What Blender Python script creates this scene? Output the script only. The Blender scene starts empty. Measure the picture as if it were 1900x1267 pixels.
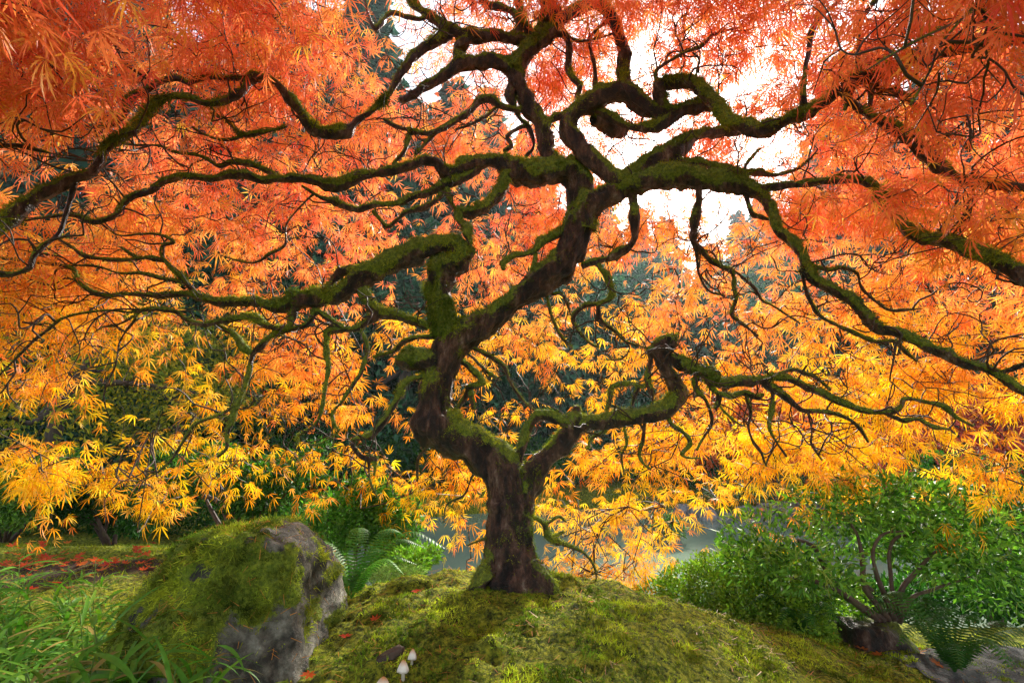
import bpy, math, random
import numpy as np
from mathutils import Vector, Matrix, kdtree

SEED = 7
random.seed(SEED)
rng = np.random.default_rng(SEED)
R = math.radians
S = bpy.context.scene
C = S.collection

# ------------------------------------------------------------------ camera
CAM = np.array([0.0, 0.0, 0.0])
F = 950.0                       # focal length in pixels of the 1900 x 1267 photograph
PITCH = R(9.9)
cam_d = bpy.data.cameras.new('camera')
cam_d.sensor_width = 36.0
cam_d.lens = 36.0 * F / 1900.0
cam_d.clip_start = 0.02
cam_d.clip_end = 2000.0
cam = bpy.data.objects.new('camera', cam_d)
C.objects.link(cam)
cam.location = CAM
cam.rotation_euler = (R(90) + PITCH, 0, 0)
S.camera = cam

# ------------------------------------------------------------------ sky, sun, exposure
SUN_AZ, SUN_EL = R(20.0), R(31.0)      # azimuth to the right of straight ahead (+Y)
w = bpy.data.worlds.new('World')
S.world = w
w.use_nodes = True
nt = w.node_tree
nt.nodes.clear()
o_ = nt.nodes.new('ShaderNodeOutputWorld')
b_ = nt.nodes.new('ShaderNodeBackground')
s_ = nt.nodes.new('ShaderNodeTexSky')
s_.sky_type = 'NISHITA'
s_.sun_disc = False
s_.sun_elevation = SUN_EL
s_.sun_rotation = SUN_AZ
s_.air_density = 1.0
s_.dust_density = 1.0
s_.ozone_density = 0.6
hs = nt.nodes.new('ShaderNodeHueSaturation')       # thin high cloud: washed-out sky
hs.inputs['Saturation'].default_value = 0.45
nt.links.new(s_.outputs[0], hs.inputs['Color'])
nt.links.new(hs.outputs[0], b_.inputs[0])
b_.inputs[1].default_value = 0.105
nt.links.new(b_.outputs[0], o_.inputs[0])

sun_d = bpy.data.lights.new('sun', 'SUN')
sun_d.energy = 4.0
sun_d.angle = R(5.0)
sun_d.color = (1.0, 0.93, 0.82)
sun = bpy.data.objects.new('sun', sun_d)
C.objects.link(sun)
sd = Vector((math.sin(SUN_AZ) * math.cos(SUN_EL), math.cos(SUN_AZ) * math.cos(SUN_EL), math.sin(SUN_EL)))
sun.rotation_euler = (-sd).to_track_quat('-Z', 'Y').to_euler()
sun.location = (5, 10, 8)

vs = S.view_settings
vs.view_transform = 'Standard'
vs.look = 'None'
vs.exposure = 1.9
vs.gamma = 1.0
S.render.engine = 'CYCLES'
cy = S.cycles
cy.max_bounces = 5
cy.diffuse_bounces = 2
cy.glossy_bounces = 2
cy.transmission_bounces = 3
cy.transparent_max_bounces = 4
cy.volume_bounces = 0
cy.use_denoising = True
cy.denoiser = 'OPENIMAGEDENOISE'
cy.denoising_input_passes = 'RGB_ALBEDO_NORMAL'
cy.denoising_prefilter = 'NONE'
cy.use_adaptive_sampling = True
cy.adaptive_threshold = 0.02
cy.sample_clamp_indirect = 6.0
cy.caustics_reflective = False
cy.caustics_refractive = False

# ------------------------------------------------------------------ maths helpers
CP, SP = math.cos(PITCH), math.sin(PITCH)

def ray(px, py):
    u = (np.asarray(px, float) - 950.0) / F
    v = -(np.asarray(py, float) - 633.5) / F
    return np.stack([u, CP - v * SP, SP + v * CP], -1)

def at(px, py, Y):
    """point on the pixel's line of sight at world distance Y ahead"""
    d = ray(px, py)
    return d * (np.asarray(Y, float) / d[..., 1])[..., None]

def proj(P):
    P = np.asarray(P, float)
    zc = P[..., 1] * CP + P[..., 2] * SP
    v = -P[..., 1] * SP + P[..., 2] * CP
    return 950 + F * P[..., 0] / zc, 633.5 - F * v / zc, zc

def _h(i, j, k, s):
    n = (i * 374761393 + j * 668265263 + k * 2147483647 + s * 974634757) & 0xffffffff
    n = ((n ^ (n >> 13)) * 1274126177) & 0xffffffff
    return ((n ^ (n >> 16)) & 0xffff) / 65535.0

def vnoise(P, s=0):
    P = np.asarray(P, float)
    I = np.floor(P).astype(np.int64)
    f = P - I
    f = f * f * (3 - 2 * f)
    r = 0
    for a in (0, 1):
        for b in (0, 1):
            for c in (0, 1):
                wgt = (f[..., 0] if a else 1 - f[..., 0]) * (f[..., 1] if b else 1 - f[..., 1]) * (f[..., 2] if c else 1 - f[..., 2])
                r = r + wgt * _h(I[..., 0] + a, I[..., 1] + b, I[..., 2] + c, s)
    return r * 2 - 1

def fbm(P, s=0, o=4, g=0.5):
    P = np.asarray(P, float)
    r, a = 0, 1.0
    for k in range(o):
        r = r + a * vnoise(P * 2 ** k, s + k)
        a *= g
    return r

def sstep(a, b, x):
    t = np.clip((np.asarray(x, float) - a) / (b - a), 0, 1)
    return t * t * (3 - 2 * t)

def unit(v):
    v = np.asarray(v, float)
    return v / np.maximum(np.linalg.norm(v, axis=-1, keepdims=True), 1e-9)

# ------------------------------------------------------------------ object helpers
def mesh(name, V, Fc, mat, col=None, smooth=False):
    V = np.asarray(V, np.float32).reshape(-1, 3)
    me = bpy.data.meshes.new(name)
    if isinstance(Fc, (list, tuple)) and not isinstance(Fc[0], tuple):
        groups = [np.asarray(f, np.int32) for f in Fc if len(f)]
    else:
        groups = [np.asarray(Fc, np.int32)]
    me.vertices.add(len(V))
    me.vertices.foreach_set('co', V.ravel())
    idx = np.concatenate([g.ravel() for g in groups])
    sizes = np.concatenate([np.full(len(g), g.shape[1], np.int32) for g in groups])
    starts = np.concatenate([[0], np.cumsum(sizes)[:-1]]).astype(np.int32)
    me.loops.add(len(idx))
    me.loops.foreach_set('vertex_index', idx)
    me.polygons.add(len(sizes))
    me.polygons.foreach_set('loop_start', starts)
    me.polygons.foreach_set('loop_total', sizes)
    if smooth:
        me.polygons.foreach_set('use_smooth', np.ones(len(sizes), bool))
    if col is not None:
        col = np.asarray(col, np.float32)
        if col.shape[1] == 3:
            col = np.concatenate([col, np.ones((len(col), 1), np.float32)], 1)
        a = me.color_attributes.new('Col', 'FLOAT_COLOR', 'POINT')
        a.data.foreach_set('color', col.ravel())
    me.update(calc_edges=True)
    if mat is not None:
        me.materials.append(mat)
    return me

def obj(name, me, parent=None, loc=None):
    o = bpy.data.objects.new(name, me)
    C.objects.link(o)
    if parent is not None:
        o.parent = parent
    if loc is not None:
        o.location = loc
    return o

def empty(name, loc=(0, 0, 0)):
    o = bpy.data.objects.new(name, None)
    C.objects.link(o)
    o.location = loc
    o.empty_display_size = 0.1
    return o

def tag(o, label=None, cat=None, group=None, kind=None):
    if label: o['label'] = label
    if cat: o['category'] = cat
    if group: o['group'] = group
    if kind: o['kind'] = kind
    return o

def copy_tree(o, parent=None):
    c = o.copy()
    C.objects.link(c)
    c.parent = parent
    for ch in list(o.children):
        copy_tree(ch, c)
    return c

# ------------------------------------------------------------------ materials
def newmat(name):
    m = bpy.data.materials.new(name)
    m.use_nodes = True
    t = m.node_tree
    t.nodes.clear()
    return m, t, t.nodes, t.links

def N(t, kind, **kw):
    n = t.nodes.new(kind)
    for k, v in kw.items():
        if k in n.inputs:
            n.inputs[k].default_value = v
        else:
            setattr(n, k, v)
    return n

def leaf_material(name, trans=0.5, rough=0.45, spec=0.3, tint=(1, 1, 1), var=0.25):
    """thin leaf: colour from the mesh, light passes through"""
    m, t, n, l = newmat(name)
    out = N(t, 'ShaderNodeOutputMaterial')
    at_ = N(t, 'ShaderNodeAttribute', attribute_name='Col')
    tc = N(t, 'ShaderNodeNewGeometry')
    nz = N(t, 'ShaderNodeTexNoise')
    nz.inputs['Scale'].default_value = 60
    nz.inputs['Detail'].default_value = 2
    l.new(tc.outputs['Position'], nz.inputs['Vector'])
    mr = N(t, 'ShaderNodeMapRange')
    mr.inputs['To Min'].default_value = 1 - var
    mr.inputs['To Max'].default_value = 1 + var
    l.new(nz.outputs['Fac'], mr.inputs['Value'])
    mx = N(t, 'ShaderNodeMix', data_type='RGBA', blend_type='MULTIPLY')
    mx.inputs['Factor'].default_value = 1
    l.new(at_.outputs['Color'], mx.inputs['A'])
    l.new(mr.outputs['Result'], mx.inputs['B'])
    pb = N(t, 'ShaderNodeBsdfPrincipled')
    pb.inputs['Roughness'].default_value = rough
    pb.inputs['Specular IOR Level'].default_value = spec
    l.new(mx.outputs['Result'], pb.inputs['Base Color'])
    tr = N(t, 'ShaderNodeBsdfTranslucent')
    tm = N(t, 'ShaderNodeMix', data_type='RGBA', blend_type='MULTIPLY')
    tm.inputs['Factor'].default_value = 1
    tm.inputs['B'].default_value = (*tint, 1)
    l.new(mx.outputs['Result'], tm.inputs['A'])
    l.new(tm.outputs['Result'], tr.inputs['Color'])
    ms = N(t, 'ShaderNodeMixShader')
    ms.inputs[0].default_value = trans
    l.new(pb.outputs[0], ms.inputs[1])
    l.new(tr.outputs[0], ms.inputs[2])
    l.new(ms.outputs[0], out.inputs[0])
    return m

def ramp(t, stops):
    r = N(t, 'ShaderNodeValToRGB')
    e = r.color_ramp.elements
    while len(e) < len(stops):
        e.new(0.5)
    for k, (p, c) in enumerate(stops):
        e[k].position = p
        e[k].color = (*c, 1)
    return r

def noise_material(name, stops, scale=6, detail=8, rough=0.8, bump=0.3, bscale=40, spec=0.3, stretch=(1, 1, 1), dist=0.02):
    m, t, n, l = newmat(name)
    out = N(t, 'ShaderNodeOutputMaterial')
    g = N(t, 'ShaderNodeTexCoord')
    mp = N(t, 'ShaderNodeMapping')
    mp.inputs['Scale'].default_value = stretch
    l.new(g.outputs['Object'], mp.inputs['Vector'])
    nz = N(t, 'ShaderNodeTexNoise')
    nz.inputs['Scale'].default_value = scale
    nz.inputs['Detail'].default_value = detail
    nz.inputs['Roughness'].default_value = 0.65
    l.new(mp.outputs[0], nz.inputs['Vector'])
    rp = ramp(t, stops)
    l.new(nz.outputs['Fac'], rp.inputs[0])
    pb = N(t, 'ShaderNodeBsdfPrincipled')
    pb.inputs['Roughness'].default_value = rough
    pb.inputs['Specular IOR Level'].default_value = spec
    l.new(rp.outputs[0], pb.inputs['Base Color'])
    n2 = N(t, 'ShaderNodeTexNoise')
    n2.inputs['Scale'].default_value = bscale
    n2.inputs['Detail'].default_value = 6
    l.new(mp.outputs[0], n2.inputs['Vector'])
    bp = N(t, 'ShaderNodeBump')
    bp.inputs['Strength'].default_value = bump
    bp.inputs['Distance'].default_value = dist
    l.new(n2.outputs['Fac'], bp.inputs['Height'])
    l.new(bp.outputs[0], pb.inputs['Normal'])
    l.new(pb.outputs[0], out.inputs[0])
    return m

def mossy_material(name, base_stops, moss_stops, bscale=10, rough=0.5, spec=0.4, stretch=(1, 1, 1), fine=70, bump=0.5, dist=0.012):
    """bark or stone with moss where the mesh attribute Col (red) says so"""
    m, t, n, l = newmat(name)
    out = N(t, 'ShaderNodeOutputMaterial')
    g = N(t, 'ShaderNodeTexCoord')
    mp = N(t, 'ShaderNodeMapping')
    mp.inputs['Scale'].default_value = stretch
    l.new(g.outputs['Object'], mp.inputs['Vector'])
    nz = N(t, 'ShaderNodeTexNoise')
    nz.inputs['Scale'].default_value = bscale
    nz.inputs['Detail'].default_value = 9
    nz.inputs['Roughness'].default_value = 0.7
    l.new(mp.outputs[0], nz.inputs['Vector'])
    rb = ramp(t, base_stops)
    l.new(nz.outputs['Fac'], rb.inputs[0])
    nf = N(t, 'ShaderNodeTexNoise')
    nf.inputs['Scale'].default_value = fine
    nf.inputs['Detail'].default_value = 6
    nf.inputs['Roughness'].default_value = 0.7
    l.new(g.outputs['Object'], nf.inputs['Vector'])
    rm = ramp(t, moss_stops)
    l.new(nf.outputs['Fac'], rm.inputs[0])
    a = N(t, 'ShaderNodeAttribute', attribute_name='Col')
    sp = N(t, 'ShaderNodeSeparateColor')
    l.new(a.outputs['Color'], sp.inputs[0])
    ad = N(t, 'ShaderNodeMath', operation='ADD')
    l.new(sp.outputs[0], ad.inputs[0])
    sb = N(t, 'ShaderNodeMath', operation='MULTIPLY_ADD')
    l.new(nf.outputs['Fac'], sb.inputs[0])
    sb.inputs[1].default_value = 1.2
    sb.inputs[2].default_value = -0.6
    l.new(sb.outputs[0], ad.inputs[1])
    mr = N(t, 'ShaderNodeMapRange')
    mr.inputs['From Min'].default_value = 0.38
    mr.inputs['From Max'].default_value = 0.6
    l.new(ad.outputs[0], mr.inputs['Value'])
    mx = N(t, 'ShaderNodeMix', data_type='RGBA')
    l.new(mr.outputs[0], mx.inputs['Factor'])
    l.new(rb.outputs[0], mx.inputs['A'])
    l.new(rm.outputs[0], mx.inputs['B'])
    pb = N(t, 'ShaderNodeBsdfPrincipled')
    l.new(mx.outputs['Result'], pb.inputs['Base Color'])
    rr = N(t, 'ShaderNodeMapRange')
    rr.inputs['To Min'].default_value = rough
    rr.inputs['To Max'].default_value = 0.95
    l.new(mr.outputs[0], rr.inputs['Value'])
    l.new(rr.outputs[0], pb.inputs['Roughness'])
    pb.inputs['Specular IOR Level'].default_value = spec
    n3 = N(t, 'ShaderNodeMath', operation='ADD')
    l.new(nz.outputs['Fac'], n3.inputs[0])
    l.new(nf.outputs['Fac'], n3.inputs[1])
    bp = N(t, 'ShaderNodeBump')
    bp.inputs['Strength'].default_value = bump
    bp.inputs['Distance'].default_value = dist
    l.new(n3.outputs[0], bp.inputs['Height'])
    l.new(bp.outputs[0], pb.inputs['Normal'])
    l.new(pb.outputs[0], out.inputs[0])
    return m

MOSS_STOPS = [(0.25, (0.02, 0.04, 0.006)), (0.45, (0.11, 0.15, 0.012)), (0.62, (0.22, 0.27, 0.018)), (0.8, (0.32, 0.34, 0.03))]
M = {}
M['leaf'] = leaf_material('maple leaf', trans=0.55, spec=0.12, tint=(1.0, 0.96, 0.9))
M['green'] = leaf_material('evergreen leaf', trans=0.35, rough=0.45, spec=0.16, tint=(0.9, 1.15, 0.5))
M['moss_blade'] = leaf_material('moss blade', trans=0.4, rough=0.8, spec=0.1, tint=(1, 1.05, 0.6))
M['needle'] = leaf_material('conifer foliage', trans=0.25, rough=0.6, spec=0.2)
M['bark'] = mossy_material('wet maple bark',
    [(0.38, (0.004, 0.003, 0.002)), (0.47, (0.02, 0.011, 0.008)), (0.54, (0.07, 0.03, 0.017)), (0.62, (0.15, 0.085, 0.055)), (0.72, (0.34, 0.27, 0.21))],
    MOSS_STOPS, bscale=15, rough=0.36, spec=0.5, stretch=(1.5, 1.5, 0.5), bump=1.0, dist=0.022)
M['rock'] = mossy_material('weathered stone',
    [(0.3, (0.018, 0.016, 0.013)), (0.45, (0.04, 0.037, 0.027)), (0.55, (0.12, 0.112, 0.082)), (0.64, (0.22, 0.21, 0.165)), (0.74, (0.46, 0.46, 0.4))],
    MOSS_STOPS, bscale=13, rough=0.75, spec=0.3, bump=0.8, dist=0.02)
M['twig'] = noise_material('twig bark', [(0.3, (0.02, 0.012, 0.008)), (0.7, (0.08, 0.05, 0.03))], scale=30, rough=0.6)
M['stem'] = noise_material('brown shrub stem', [(0.3, (0.03, 0.018, 0.012)), (0.55, (0.1, 0.06, 0.04)), (0.75, (0.09, 0.1, 0.03))], scale=14, rough=0.7, bump=0.5)
M['trunk'] = noise_material('background trunk', [(0.3, (0.03, 0.022, 0.018)), (0.7, (0.12, 0.09, 0.07))], scale=3, rough=0.9, stretch=(3, 3, 0.4))
M['pebble'] = noise_material('grey shore stone', [(0.3, (0.06, 0.06, 0.06)), (0.5, (0.2, 0.2, 0.2)), (0.7, (0.36, 0.36, 0.35))], scale=5, rough=0.8, bump=0.6)
M['path'] = noise_material('grey gravel path', [(0.3, (0.03, 0.028, 0.026)), (0.6, (0.09, 0.085, 0.08))], scale=60, rough=0.9, bump=0.8, bscale=120, dist=0.01)

# ------------------------------------------------------------------ terrain
TX, TY = 0.0, 2.2          # the maple's foot
WATER = -1.5

def ground(x, y, detail=True):
    x = np.asarray(x, float)
    y = np.asarray(y, float)
    dy = y - TY - 0.02
    q = ((x - TX) / np.where(x > 0, 0.88, 1.02)) ** 2 / 2 + (dy / np.where(dy > 0, 0.52, 1.1)) ** 2 / 2
    z = -0.592 - 0.49 * (1 - np.exp(-q))
    # level bank on the left behind the stone
    lf = sstep(-0.9, -1.9, x) * sstep(5.2, 3.6, y)
    z = z * (1 - lf) + lf * (-0.80 - 0.22 * sstep(2.6, 1.4, y))
    # the bank drops to the pond
    e = ((x - 2.6) / 5.6) ** 2 + ((y - 7.0) / 3.5) ** 2
    inp = sstep(1.25, 0.78, e)
    z = z * (1 - inp) + inp * (-2.0)
    far = sstep(8.5, 13, y + 0.25 * np.abs(x - 3.2))
    hill = -1.15 + 0.055 * np.maximum(y - 11, 0) + 0.02 * np.maximum(np.abs(x) - 8, 0)
    hill = np.minimum(hill, 6)
    z = z * (1 - far * (1 - inp)) + far * (1 - inp) * hill
    z = z + 0.02 * fbm(np.stack([x, y, 0 * x], -1) * 1.6, 3, 3) * (1 - inp)
    if detail:
        P = np.stack([x, y, 0 * x], -1)
        near = np.exp(-((x / 3.5) ** 2 + ((y - 2) / 3) ** 2))
        z = z + near * (0.020 * vnoise(P * 7, 11) + 0.016 * vnoise(P * 17, 12) + 0.009 * vnoise(P * 40, 13))
    return z

def hit(px, py):
    d = ray(px, py)
    d = d / d[1]
    lo = 0.6
    for k in range(400):
        t = lo + k * 0.03
        if d[2] * t < ground(d[0] * t, t, False):
            break
    for k in range(12):
        s = t - 0.03 * 0.5 ** k
        if d[2] * s < ground(d[0] * s, s, False):
            t = s
    return np.array([d[0] * t, t, float(ground(d[0] * t, t))])

def axis(segs):
    out = []
    for a, b, n in segs:
        out += list(np.linspace(a, b, n, endpoint=False))
    return np.array(out + [segs[-1][1]])

gx = axis([(-300, -20, 10), (-20, -3, 26), (-3, -1.5, 50), (-1.5, 2, 176), (2, 4, 60), (4, 20, 30), (20, 300, 10)])
gy = axis([(-40, -1, 10), (-1, 1, 14), (1, 2.9, 110), (2.9, 4.6, 50), (4.6, 14, 50), (14, 60, 20), (60, 400, 10)])
X, Y = np.meshgrid(gx, gy)
Z = ground(X, Y)
nx, ny = len(gx), len(gy)
ii = (np.arange(ny - 1)[:, None] * nx + np.arange(nx - 1)[None]).ravel()
GF = np.stack([ii, ii + 1, ii + 1 + nx, ii + nx], 1)

def ground_material():
    m, t, n, l = newmat('mossy garden ground')
    out = N(t, 'ShaderNodeOutputMaterial')
    g = N(t, 'ShaderNodeNewGeometry')
    n1 = N(t, 'ShaderNodeTexNoise')
    n1.inputs['Scale'].default_value = 1.7
    n1.inputs['Detail'].default_value = 7
    l.new(g.outputs['Position'], n1.inputs['Vector'])
    n2 = N(t, 'ShaderNodeTexNoise')
    n2.inputs['Scale'].default_value = 45
    n2.inputs['Detail'].default_value = 7
    n2.inputs['Roughness'].default_value = 0.7
    l.new(g.outputs['Position'], n2.inputs['Vector'])
    r1 = ramp(t, [(0.38, (0.02, 0.026, 0.005)), (0.49, (0.11, 0.13, 0.013)), (0.6, (0.27, 0.28, 0.02)), (0.76, (0.38, 0.35, 0.03))])  # dark low end paints crevice shade into the moss colour
    l.new(n2.outputs['Fac'], r1.inputs[0])
    r2 = ramp(t, [(0.3, (0.018, 0.012, 0.008)), (0.7, (0.07, 0.045, 0.03))])
    l.new(n2.outputs['Fac'], r2.inputs[0])
    # bare soil attribute from the mesh, mottled
    a = N(t, 'ShaderNodeAttribute', attribute_name='Col')
    sp = N(t, 'ShaderNodeSeparateColor')
    l.new(a.outputs['Color'], sp.inputs[0])
    ad = N(t, 'ShaderNodeMath', operation='ADD')
    l.new(sp.outputs[0], ad.inputs[0])
    l.new(n1.outputs['Fac'], ad.inputs[1])
    mr = N(t, 'ShaderNodeMapRange')
    mr.inputs['From Min'].default_value = 0.85
    mr.inputs['From Max'].default_value = 1.05
    l.new(ad.outputs[0], mr.inputs['Value'])
    mx = N(t, 'ShaderNodeMix', data_type='RGBA')
    l.new(mr.outputs[0], mx.inputs['Factor'])
    l.new(r1.outputs[0], mx.inputs['A'])
    l.new(r2.outputs[0], mx.inputs['B'])
    pb = N(t, 'ShaderNodeBsdfPrincipled')
    pb.inputs['Roughness'].default_value = 0.95
    pb.inputs['Specular IOR Level'].default_value = 0.1
    l.new(mx.outputs['Result'], pb.inputs['Base Color'])
    bp = N(t, 'ShaderNodeBump')
    bp.inputs['Strength'].default_value = 0.9
    bp.inputs['Distance'].default_value = 0.02
    l.new(n2.outputs['Fac'], bp.inputs['Height'])
    l.new(bp.outputs[0], pb.inputs['Normal'])
    l.new(pb.outputs[0], out.inputs[0])
    return m

def soil(x, y):
    """0 moss, 1 bare soil: under the stone's side and along the left bank"""
    d = np.exp(-(((x + 2.6) / 1.2) ** 2 + ((y - 3.1) / 0.45) ** 2)) * 0.75
    d = np.maximum(d, np.exp(-(((x + 0.35) / 0.25) ** 2 + ((y - 1.75) / 0.5) ** 2)) * 0.12)
    d = np.maximum(d, sstep(1.4, 2.2, x) * 0.15 * sstep(3.6, 2.6, y))
    return d

sv = soil(X.ravel(), Y.ravel())
tag(obj('ground', mesh('ground', np.stack([X.ravel(), Y.ravel(), Z.ravel()], 1), GF, ground_material(),
        np.stack([sv, sv, sv], 1), True)), kind='structure')

def water_material():
    m, t, n, l = newmat('green pond water')
    out = N(t, 'ShaderNodeOutputMaterial')
    g = N(t, 'ShaderNodeNewGeometry')
    nz = N(t, 'ShaderNodeTexNoise')
    nz.inputs['Scale'].default_value = 5
    nz.inputs['Detail'].default_value = 3
    l.new(g.outputs['Position'], nz.inputs['Vector'])
    bp = N(t, 'ShaderNodeBump')
    bp.inputs['Strength'].default_value = 0.06
    bp.inputs['Distance'].default_value = 0.02
    l.new(nz.outputs['Fac'], bp.inputs['Height'])
    pb = N(t, 'ShaderNodeBsdfPrincipled')
    pb.inputs['Base Color'].default_value = (0.17, 0.23, 0.17, 1)
    pb.inputs['Roughness'].default_value = 0.08
    pb.inputs['IOR'].default_value = 1.33
    l.new(bp.outputs[0], pb.inputs['Normal'])
    l.new(pb.outputs[0], out.inputs[0])
    return m

wv, wf = [], []
nn = 72
wv.append((2.6, 7.0, WATER))
for k in range(nn):
    a = 2 * math.pi * k / nn
    wv.append((2.6 + 6.4 * math.cos(a), 7.0 + 4.0 * math.sin(a), WATER))
wf = [(0, 1 + k, 1 + (k + 1) % nn) for k in range(nn)]
tag(obj('pond_water', mesh('pond_water', wv, wf, water_material())), kind='structure')

pxs = np.linspace(0, 1, 24)
PV = []
for a in np.linspace(0, 1, 40):
    for b in np.linspace(-0.5, 0.5, 12):
        x_ = 1.75 + 2.6 * a
        y_ = 2.35 + 0.5 * a + 0.55 * b + 0.06 * math.sin(a * 9)
        PV.append((x_, y_, float(ground(x_, y_)) + 0.006))
PF = [(i * 12 + j, i * 12 + j + 1, (i + 1) * 12 + j + 1, (i + 1) * 12 + j) for i in range(39) for j in range(11)]
tag(obj('path', mesh('path', PV, PF, M['path'], smooth=True)), kind='structure')

# ------------------------------------------------------------------ tubes
def catmull(P, n):
    P = np.asarray(P, float)
    if len(P) == 2:
        t = np.linspace(0, 1, n)[:, None]
        return P[0] * (1 - t) + P[1] * t
    Q = np.concatenate([[2 * P[0] - P[1]], P, [2 * P[-1] - P[-2]]])
    m = len(P) - 1
    ts = np.linspace(0, m, n)
    k = np.minimum(ts.astype(int), m - 1)
    t = (ts - k)[:, None]
    a, b, c, d = Q[k], Q[k + 1], Q[k + 2], Q[k + 3]
    return 0.5 * ((2 * b) + (c - a) * t + (2 * a - 5 * b + 4 * c - d) * t ** 2 + (3 * b - a - 3 * c + d) * t ** 3)

def frames(P):
    T = unit(np.gradient(P, axis=0))
    Nn = np.zeros_like(P)
    v = np.array([0.3, -0.5, 0.8])
    v = v - T[0] * v.dot(T[0])
    Nn[0] = v / np.linalg.norm(v)
    for i in range(1, len(P)):
        v = Nn[i - 1] - T[i] * Nn[i - 1].dot(T[i])
        Nn[i] = v / max(np.linalg.norm(v), 1e-9)
    return T, Nn, np.cross(T, Nn)

def tube(P, rad, seg=8, bump=0.0, bfreq=20, seed=0, moss=0.0, tip=True):
    """returns verts, quads, normals, moss"""
    T, A, B = frames(P)
    th = np.linspace(0, 2 * np.pi, seg, endpoint=False)
    nrm = A[:, None] * np.cos(th)[None, :, None] + B[:, None] * np.sin(th)[None, :, None]
    V = P[:, None] + nrm * rad[:, None, None]
    if bump:
        q = P[:, None] * 0.6 + nrm * rad[:, None, None] * 1.4
        d = bump * (0.8 * fbm(q * bfreq, seed, 3) + 0.5 * vnoise(q * np.array([2.6, 2.6, 0.9]) * bfreq, seed + 9))
        V = V + nrm * (d * np.minimum(rad * 1.0, 0.05)[:, None])[..., None]
        if seg > 40:        # knots, ridges and fissures of the old trunk
            V = V + nrm * (0.016 * fbm(V * 7, seed + 21, 2) + 0.007 * vnoise(V * np.array([34, 34, 11]), seed + 5) - 0.008 * (1 - np.abs(vnoise(V * np.array([24, 24, 7]), seed + 7))) ** 6)[..., None]
    up = nrm[..., 2] - 0.15 * nrm[..., 1]
    ms = np.zeros(up.shape)
    if moss > 0:
        ms = sstep(0.05, 0.85, 0.29 + 0.85 * up + 1.1 * (moss - 0.62) + 0.6 * fbm(V * 9, seed + 3, 3))
        V = V + nrm * (ms * np.minimum(0.007, rad[:, None] * 0.4) * (0.9 + 1.1 * vnoise(V * 38, seed + 4)))[..., None]
    n = len(P)
    i = np.arange(n - 1)[:, None] * seg
    j = np.arange(seg)[None]
    j2 = (j + 1) % seg
    Q = np.stack([(i + j).ravel(), (i + j2).ravel(), (i + seg + j2).ravel(), (i + seg + j).ravel()], 1)
    V = V.reshape(-1, 3)
    nrm = nrm.reshape(-1, 3)
    ms = ms.ravel()
    tris = []
    if tip:
        V = np.concatenate([V, [P[-1] + T[-1] * rad[-1] * 0.5]])
        nrm = np.concatenate([nrm, [T[-1]]])
        ms = np.concatenate([ms, [ms[-1]]])
        b0 = (n - 1) * seg
        tris = np.array([(b0 + k, b0 + (k + 1) % seg, len(V) - 1) for k in range(seg)])
    return V, [Q, tris], nrm, ms

# ------------------------------------------------------------------ the maple: limbs traced from the photograph
maple = empty('japanese_maple', (TX, TY, -0.62))
tag(maple, 'old gnarled maple with twisted mossy limbs and orange and yellow lace leaves on the mound', 'tree')
MW = Matrix.Translation((-TX, -TY, 0.62))
SMP = {'px': [], 'D': []}        # traced samples, for attaching the next limb
NODES = []                       # 3d points where twigs may grow
LIMBS = []
MOSSV = []                       # surface samples for moss blades: (pos, normal, weight, radius)

def limb(pts, dD=0.0, D0=None, moss=0.6, name='branch', join=False, hang=0.0, wig=0.02):
    pts = np.array(pts, float)
    seed = len(SMP['px'])
    if D0 is None:
        allp = np.concatenate(SMP['px'])
        allD = np.concatenate(SMP['D'])
        k = np.argmin(np.hypot(allp[:, 0] - pts[0, 0], allp[:, 1] - pts[0, 1]))
        D0 = allD[k]
        if join:
            k = np.argmin(np.hypot(allp[:, 0] - pts[-1, 0], allp[:, 1] - pts[-1, 1]))
            dD = allD[k] - D0
    L = np.concatenate([[0], np.cumsum(np.hypot(*np.diff(pts[:, :2], axis=0).T))])
    t = L / L[-1]
    D = D0 + dD * t + wig * np.sin(t * 7 + seed) * np.sin(np.pi * t)
    wmean = pts[:, 2].mean()
    n = int(np.clip(L[-1] / max(2.5, min(wmean * 0.16, 4.0)), 6, 420))
    full = catmull(np.concatenate([pts, D[:, None]], 1), n)
    full[:, 2] = np.maximum(full[:, 2], 1.2)
    P = at(full[:, 0], full[:, 1], full[:, 3])
    zc = proj(P)[2]
    rad = full[:, 2] / 2 * zc / F * np.where(wmean > 40, 0.9, 0.9)
    SMP['px'].append(full[:, :2])
    SMP['D'].append(full[:, 3])
    seg = int(np.clip(6 + wmean * 0.4, 6, 34)) if wmean < 40 else 64
    # bark is knobbly: nodes along the limb
    s = np.linspace(0, L[-1] / 60, n)
    amp = 0.6 if wmean > 40 else 1.0
    rad = rad * (1 + amp * (0.12 * vnoise(np.stack([s * 2.3, s * 0 + seed, s * 0], -1), 4) + 0.16 * np.maximum(vnoise(np.stack([s * 5, s * 0 + seed, s * 0], -1), 5), 0) ** 2 - 0.02))
    V, Q, nrm, ms = tube(P, rad, seg, 0.30 if wmean > 30 else 0.42, 17 if wmean > 30 else 30, seed, moss)
    me = mesh(name, V - np.array([TX, TY, -0.62]), Q, M['bark'], np.stack([ms, ms, ms], 1), True)
    o = obj(name, me, maple)
    step = max(1, int(n / (L[-1] / 22 + 1)))
    NODES.extend([tuple(p) for p, r in zip(P[::step], rad[::step]) if r < 0.03])
    area = np.repeat(rad, seg) * 2 * np.pi / seg * (np.linalg.norm(P[-1] - P[0]) + np.sum(np.linalg.norm(np.diff(P, axis=0), axis=1))) / 2 / n
    k = n * seg
    MOSSV.append((V[:k], nrm[:k], ms[:k] * area, np.full(k, hang), np.repeat(rad, seg)))
    LIMBS.append(o)
    return o

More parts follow.
